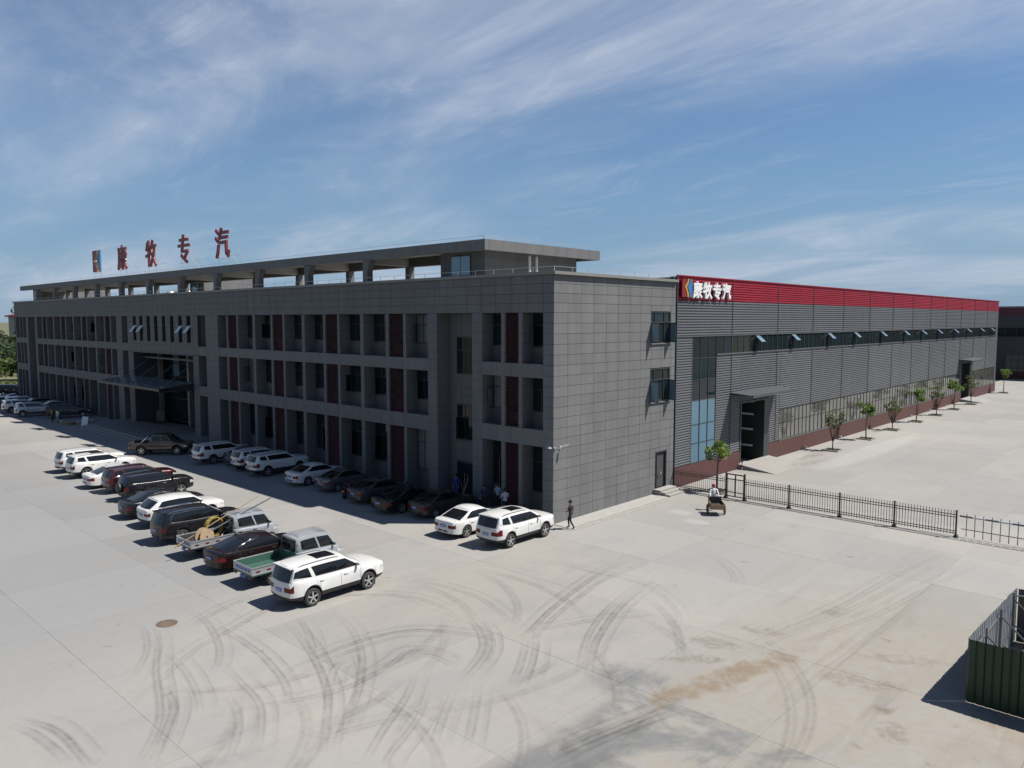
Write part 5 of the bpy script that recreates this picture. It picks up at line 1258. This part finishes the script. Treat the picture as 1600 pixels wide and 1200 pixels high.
truck('silver crew-cab truck with empty green bed beside the near white SUV', -3.5, -17.55, 'paint_green')
truck('silver crew-cab truck loaded with cable drums and poles', -9.45, -17.6, 'paint_darkgrey')
# load of the second truck
def cable_drum(x, y, z, r, w, label, rot, mat):
    o = empty('cable_drum', (x, y, z), rot, label, 'cable drum')
    for s in (-1, 1):
        m = MB(); m.lathe([(0, s * w / 2), (r, s * w / 2), (r, s * (w / 2 - .04)), (0, s * (w / 2 - .04))], 'x', 24); m.lathe([(.0, s * (w / 2 + .004)), (.05, s * (w / 2 + .004))], 'x', 10, 1); obj('flange', m.mesh('flange', [mat, 'plastic'], 40, True), o)
    m = MB(); m.lathe([(r * .55, -w / 2), (r * .55, w / 2)], 'x', 20); obj('core', m.mesh('core', ['wood'], 40), o)
cable_drum(-8.98, -16.75, .68 + .40, .40, .45, 'pale wooden cable drum at the rear of the loaded truck', R(8), 'wood_pale')
o = empty('cable_coil', (-9.62, -15.95, .68), R(12), 'yellow cable coil standing upright in the loaded truck', 'cable coil')
m = MB()
for k in range(32):
    a0, a1 = 2 * math.pi * k / 32, 2 * math.pi * (k + 1) / 32
    for dx in (-.08, 0, .08): m.tube((dx, .50 * math.cos(a0), .58 + .50 * math.sin(a0)), (dx, .50 * math.cos(a1), .58 + .50 * math.sin(a1)), .055, n=6, caps=False)
obj('coil', m.mesh('coil', ['rope_yellow'], 60), o)
def pole(p0, p1, r, mat, label, nm='wooden_pole'):
    p0, p1 = Vector(p0), Vector(p1); m = MB(); m.path([Vector((0, 0, 0)), (p1 - p0) * .5 + Vector((0, 0, .03)), p1 - p0], [r, r * .9, r * .6], 7)
    tag(obj(nm, m.mesh(nm, [mat], 40), loc=p0), label, 'pole')
pole((-9.35, -18.15, .70), (-9.0, -13.75, 2.62), .032, 'wood', 'long tan wooden pole leaning over the loaded truck cab')
pole((-9.3, -16.6, 1.05), (-8.65, -13.2, 2.5), .05, 'frame_grey', 'grey metal ladder rail leaning over the truck cab', 'metal_rail')
pole((-9.1, -15.9, .75), (-9.6, -15.25, 1.05), .035, 'wood_pale', 'short pale timber offcut lying in the loaded truck', 'timber_offcut')
# --- motorcycle
def motorcycle():
    t = empty('motorcycle', (-14.75, -4.0, 0), R(28), 'small dark motorcycle with red tank parked between two sedans', 'motorcycle')
    for y in (-.62, .62):
        m = MB(); m.lathe([(.20, -.05), (.28, -.05), (.30, 0), (.28, .05), (.20, .05)], 'x', 20, 0, (0, y, .30)); m.lathe([(.22, .0), (.20, .01), (.0, .03)], 'x', 14, 1, (0, y, .3)); obj('wheel', m.mesh('wheel', ['rubber', 'rim'], 40), t)
    m = MB(); m.path([(0, -.62, .3), (0, -.15, .42), (0, .25, .45), (0, .40, .80)], .035, 6); m.path([(.07, .62, .3), (.06, .42, .85), (.05, .36, 1.0)], .022, 6); m.path([(-.07, .62, .3), (-.06, .42, .85), (-.05, .36, 1.0)], .022, 6); m.tube((-.34, .28, 1.04), (.34, .28, 1.04), .016, n=6); m.box(-.13, .13, -.12, .22, .28, .52); m.tube((.13, .0, .28), (.15, -.75, .36), .04, n=8); obj('frame', m.mesh('frame', ['dark_metal'], 40), t)
    m = MB(); m.lathe([(.0, -.05), (.11, 0), (.15, .15), (.14, .32), (.06, .42)], 'y', 12, 0, (0, 0, .76)); obj('fuel_tank', m.mesh('fuel_tank', ['sign_red'], 50), t)
    m = MB(); m.box(-.13, .13, -.72, -.02, .72, .80); obj('seat', m.mesh('seat', ['plastic']), t)
    m = MB(); m.lathe([(0, .50), (.09, .48), (.09, .40)], 'y', 12, 0, (0, 0, .92)); obj('headlight', m.mesh('headlight', ['lamp_clear'], 40), t)
    m = MB(); m.box(-.10, .10, -.86, -.82, .50, .62); obj('licence_plate', m.mesh('licence_plate', ['sign_yellow']), t)
motorcycle()
# ================================================================ people
def person(label, loc, rz, shirt, pants, pose=None, hair='hair', cap=None, h=1.72, sleeves='short', group=None, hold=None):
    """one continuous skinned body; +y is the way the person faces"""
    J = dict(pelvis=(0, 0, .93), waist=(0, 0, 1.06), chest=(0, .01, 1.30), neck=(0, 0, 1.47), head0=(0, .015, 1.56), head1=(0, .02, 1.68),
             shR=(.19, 0, 1.40), elR=(.25, -.03, 1.13), wrR=(.25, .06, .90), haR=(.25, .09, .82), shL=(-.19, 0, 1.40), elL=(-.25, -.03, 1.13), wrL=(-.25, .06, .90), haL=(-.25, .09, .82),
             hiR=(.10, 0, .90), knR=(.11, .02, .50), anR=(.11, -.03, .09), toR=(.12, .13, .04), hiL=(-.10, 0, .90), knL=(-.11, .02, .50), anL=(-.11, -.03, .09), toL=(-.12, .13, .04))
    if pose: J.update(pose)
    RAD = dict(pelvis=.145, waist=.135, chest=.155, neck=.062, head0=.088, head1=.098, shR=.075, elR=.046, wrR=.034, haR=.038, hiR=.098, knR=.064, anR=.046, toR=.042)
    E = [('pelvis', 'waist', 's'), ('waist', 'chest', 's'), ('chest', 'neck', 's'), ('neck', 'head0', 'k'), ('head0', 'head1', 'k'), ('chest', 'shR', 's'), ('shR', 'elR', 'u'), ('elR', 'wrR', 'f'), ('wrR', 'haR', 'k'),
         ('chest', 'shL', 's'), ('shL', 'elL', 'u'), ('elL', 'wrL', 'f'), ('wrL', 'haL', 'k'), ('pelvis', 'hiR', 'p'), ('hiR', 'knR', 'p'), ('knR', 'anR', 'p'), ('anR', 'toR', 'b'), ('pelvis', 'hiL', 'p'), ('hiL', 'knL', 'p'), ('knL', 'anL', 'p'), ('anL', 'toL', 'b')]
    names = list(J); idx = {n: i for i, n in enumerate(names)}; k = h / 1.78
    me = bpy.data.meshes.new('person'); me.from_pydata([Vector(J[n]) * k for n in names], [(idx[a], idx[b]) for a, b, _ in E], [])
    tmp = bpy.data.objects.new('person_skeleton', me); col.objects.link(tmp)
    md = tmp.modifiers.new('skin', 'SKIN'); md.use_smooth_shade = True
    for n in names:
        sv = me.skin_vertices[0].data[idx[n]]; rr = RAD.get(n, RAD.get(n[:-1] + 'R', .05)) * k; sv.radius = (rr, rr * (.72 if n in ('pelvis', 'waist', 'chest') else 1.0)); sv.use_root = n == 'pelvis'
    tmp.modifiers.new('sub', 'SUBSURF').levels = 2
    dg = bpy.context.evaluated_depsgraph_get(); ev = tmp.evaluated_get(dg); bmesh_ = bpy.data.meshes.new_from_object(ev)
    bpy.data.objects.remove(tmp)
    cl = {'s': 1, 'u': 1, 'f': 1 if sleeves == 'long' else 0, 'k': 0, 'p': 2, 'b': 3}
    bmesh_.materials.clear()
    for m in ('skin', 'cloth_' + shirt, 'cloth_' + pants, 'rubber'): bmesh_.materials.append(MAT[m])
    segs = [(Vector(J[a]) * k, Vector(J[b]) * k, t) for a, b, t in E]
    for p in bmesh_.polygons:
        c = p.center; best = (9, 's')
        for a, b, t in segs:
            d = b - a; u = max(0, min(1, (c - a).dot(d) / d.length_squared)); q = (c - a - d * u).length
            if q < best[0]: best = (q, t)
        mi = cl[best[1]]
        if best[1] == 'p' and c.z > .97 * k: mi = 1
        if best[1] == 's' and c.z < .93 * k: mi = 2
        p.material_index = mi; p.use_smooth = True
    root = obj('person', bmesh_, loc=loc, rot=(0, 0, rz)); tag(root, label, 'person', group)
    hd = (Vector(J['head0']) + Vector(J['head1'])) / 2 * k
    m = MB(); m.lathe([(0, .115), (.06, .10), (.10, .055), (.112, 0), (.105, -.05), (.09, -.075)], 'z', 14); me2 = m.mesh('hair', ['hair' if not cap else 'cloth_' + cap], 60)
    obj('hair' if not cap else 'cap', me2, root, loc=hd + Vector((0, -.018, .045)) * k, rot=(R(16), 0, 0))
    f = MB(); fy = .088
    f.prism([(-.014, -.03), (.014, -.03), (0, .02)], lambda p: (p[0], fy, p[1]), lambda p: (p[0] * .3, fy + .028, p[1] * .7)); obj('nose', f.mesh('nose', ['skin']), root, loc=hd)
    f = MB()
    for s in (1, -1): f.box(s * .035 - .014, s * .035 + .014, fy - .006, fy + .006, .012, .022)
    f.box(-.022, .022, fy - .01, fy + .003, -.058, -.050); obj('eyes', f.mesh('eyes', ['hair']), root, loc=hd)
    for s in ('R', 'L'):                                                     # five fingers from each palm
        a, b = Vector(J['wr' + s]) * k, Vector(J['ha' + s]) * k; d = (b - a).normalized(); sd_ = d.cross(Vector((0, 0, 1)) if abs(d.z) < .8 else Vector((0, 1, 0))).normalized(); up = sd_.cross(d); g_ = MB()
        for i, (o_, ln) in enumerate(((-.027, .062), (-.009, .075), (.009, .07), (.027, .055))):
            p0 = b + sd_ * o_; p1 = p0 + d * ln * .6 - up * .006; p2 = p1 + d * ln * .5 - up * .025; g_.path([p0, p1, p2], [.010, .009, .007], 5)
        p0 = a.lerp(b, .55) + sd_ * .03; p1 = p0 + d * .03 + sd_ * .028; p2 = p1 + d * .032 + sd_ * .004; g_.path([p0, p1, p2], [.011, .010, .008], 5); obj('hand', g_.mesh('hand', ['skin'], 50), root)
    return root
walk = dict(knR=(.11, .16, .53), anR=(.11, .10, .10), toR=(.12, .28, .05), knL=(-.11, -.03, .50), anL=(-.11, -.26, .12), toL=(-.12, -.12, .04), elL=(-.27, .08, 1.14), wrL=(-.26, .30, 1.08), haL=(-.25, .38, 1.08), elR=(.25, -.10, 1.14), wrR=(.25, -.08, .90), haR=(.25, -.05, .82))
person('man in black T-shirt and trousers walking past the building corner', (1.35, -.05, .03), R(115), 'black', 'black', walk)
push = dict(chest=(0, .06, 1.28), neck=(0, .10, 1.45), head0=(0, .13, 1.53), head1=(0, .15, 1.65), shR=(.20, .05, 1.38), shL=(-.20, .05, 1.38), elR=(.27, -.12, 1.14), wrR=(.28, -.32, .98), haR=(.28, -.40, .96), elL=(-.27, -.12, 1.14), wrL=(-.28, -.32, .98), haL=(-.28, -.40, .96), knR=(.11, .20, .53), anR=(.11, .14, .10), toR=(.12, .32, .05), knL=(-.11, .0, .5), anL=(-.11, -.25, .14), toL=(-.12, -.12, .05))
CX, CY = 5.75, 8.85
person('worker in white shirt and red cap pulling a two-wheeled handcart', (CX - .62, CY + .86, 0), R(38), 'white', 'khaki', push, cap='crimson', h=1.68, sleeves='long')
ct = empty('handcart', (CX, CY, 0), R(38), 'two-wheeled handcart with black open box, pulled towards the gate', 'handcart')
m = MB(); m.box(-.42, .42, -.55, .45, .40, .44, 0); m.box(-.42, -.39, -.55, .45, .44, .80, 0); m.box(.39, .42, -.55, .45, .44, .80, 0); m.box(-.39, .39, .42, .45, .44, .85, 0); m.prism([(-.55, .44), (-.52, .44), (-.60, .72), (-.63, .72)], lambda p: (-.40, p[0], p[1]), lambda p: (.40, p[0], p[1])); obj('box', m.mesh('box', ['wood']), ct)
m = MB(); m.box(-.36, .36, -.45, .40, .445, .62); m.box(-.38, .38, .30, .41, .45, 1.02); obj('liner', m.mesh('liner', ['plastic']), ct)
wm = MB(); wm.lathe([(.25, -.03), (.30, -.03), (.32, 0), (.30, .03), (.25, .03)], 'x', 22)
for k in range(8): wm.tube((0, 0, 0), (0, .27 * math.cos(k * math.pi / 4), .27 * math.sin(k * math.pi / 4)), .01, n=4)
wmm = wm.mesh('wheel', ['bark'], 40)
for s in (1, -1): obj('wheel', wmm, ct, loc=(.52 * s, -.05, .32))
m = MB(); m.tube((-.52, -.05, .32), (.52, -.05, .32), .02, n=6)
for s in (1, -1): m.path([(.38 * s, -.5, .42), (.38 * s, .5, .50), (.30 * s, .95, .96), (.29 * s, 1.1, .97)], .018, 6)
obj('handle', m.mesh('handle', ['dark_metal'], 40), ct)
stand = dict(elR=(.24, .06, 1.13), wrR=(.12, .24, 1.10), haR=(.06, .28, 1.12), elL=(-.25, -.02, 1.13))
both = dict(elR=(.25, .05, 1.14), wrR=(.10, .22, 1.18), haR=(.05, .25, 1.22), elL=(-.25, .05, 1.14), wrL=(-.10, .22, 1.18), haL=(-.05, .25, 1.2))
GP = 'people in the shade by the louvre'
person('man in white T-shirt and dark trousers standing alone by the louvre', (-3.55, -.35, 0), R(70), 'white', 'black', both, h=1.74)
person('man in navy shirt standing nearest the parked white sedan', (-5.25, -.45, 0), R(40), 'navy', 'black', stand, h=1.74)
person('man with pale collar standing behind the man in navy', (-4.85, .35, 0), R(180), 'lightblue', 'black', stand, h=1.78)
person('crouching person in grey at the left of the group in the shade', (-5.95, -.25, 0), R(-60), 'grey', 'navy', dict(pelvis=(0, -.1, .35), waist=(0, -.05, .48), chest=(0, .06, .70), neck=(0, .12, .86), head0=(0, .16, .95), head1=(0, .18, 1.06), shR=(.19, .08, .80), shL=(-.19, .08, .80), elR=(.24, .28, .62), wrR=(.14, .42, .60), haR=(.08, .46, .60), elL=(-.24, .28, .62), wrL=(-.14, .42, .60), haL=(-.08, .46, .6), hiR=(.10, -.08, .33), hiL=(-.10, -.08, .33), knR=(.16, .32, .46), knL=(-.16, .32, .46), anR=(.13, .08, .09), anL=(-.13, .08, .09), toR=(.14, .24, .04), toL=(-.14, .24, .04)))
person('person in blue overalls standing in the stair doorway', (-9.15, .75, 0), R(190), 'blue', 'blue', h=1.72, sleeves='long')
person('person in yellow shirt standing by the far parked cars', (-72.1, -5.6, 0), R(150), 'yellow', 'black', h=1.72)
person('person in white shirt and grey trousers beside the one in yellow', (-71.2, -5.3, 0), R(200), 'white', 'grey', stand, h=1.66)
# bare shrub by the stair door
def shrub():
    t = empty('bare_shrub', (-7.35, -.3, 0), label='thin leafless shrub in front of the stair doorway', cat='shrub'); rnd = random.Random(4); m = MB()
    m.tube((0, 0, 0), (0, 0, .9), .03, .025, 6)
    for k in range(7): a = rnd.uniform(0, 6.28); e = Vector((math.cos(a) * .35, math.sin(a) * .35, rnd.uniform(1.7, 2.3))); m.path([(0, 0, rnd.uniform(.6, .9)), (e.x * .6, e.y * .6, 1.3), tuple(e)], [.018, .012, .004], 5)
    obj('stem', m.mesh('stem', ['wood_pale'], 40), t)
shrub()
# building rubble by the entrance
def slab_pile(x, y, n, w, d, rz, mat, label, h=.06):
    o = empty('stone_stack', (x, y, 0), R(rz), label, 'stone'); me = MB().box(-w / 2, w / 2, -d / 2, d / 2, 0, h - .008).mesh('slab', [mat])
    for k in range(n): obj('slab', me, o, loc=(random.uniform(-.06, .06), random.uniform(-.06, .06), k * h), rot=(0, 0, R(random.uniform(-4, 4))))
slab_pile(-69.0, -4.9, 3, 2.2, .9, 8, 'wood', 'low stack of brown boards near the two people', .09)
slab_pile(-66.9, -4.2, 9, 1.3, .7, -12, 'kerb', 'stack of pale stone slabs left of the entrance steps')
slab_pile(-68.2, -2.7, 6, 1.6, .8, 20, 'kerb', 'grey slab stack beside the dark SUV')
o = tag(obj('stone_board', MB().box(-.4, .4, -.03, .03, 0, 1.1).mesh('stone_board', ['white']), loc=(-65.7, -4.25, .0), rot=(R(-14), 0, R(30))), 'pale board leaning at the left end of the entrance steps', 'board')
o = tag(obj('stone_board', MB().box(-.4, .4, -.03, .03, 0, 1.2).mesh('stone_board', ['brick_paver']), loc=(-60.6, 2.2, .46), rot=(R(-12), 0, R(70))), 'brown board leaning inside the entrance recess', 'board')
m = MB(); m.lathe([(0, 0), (.16, 0), (.19, .34), (.20, .36), (.17, .36), (.15, .05)], 'z', 14); tag(obj('bucket', m.mesh('bucket', ['white'], 40), loc=(-69.9, -5.3, 0)), 'white plastic bucket by the rubble near the entrance', 'bucket')
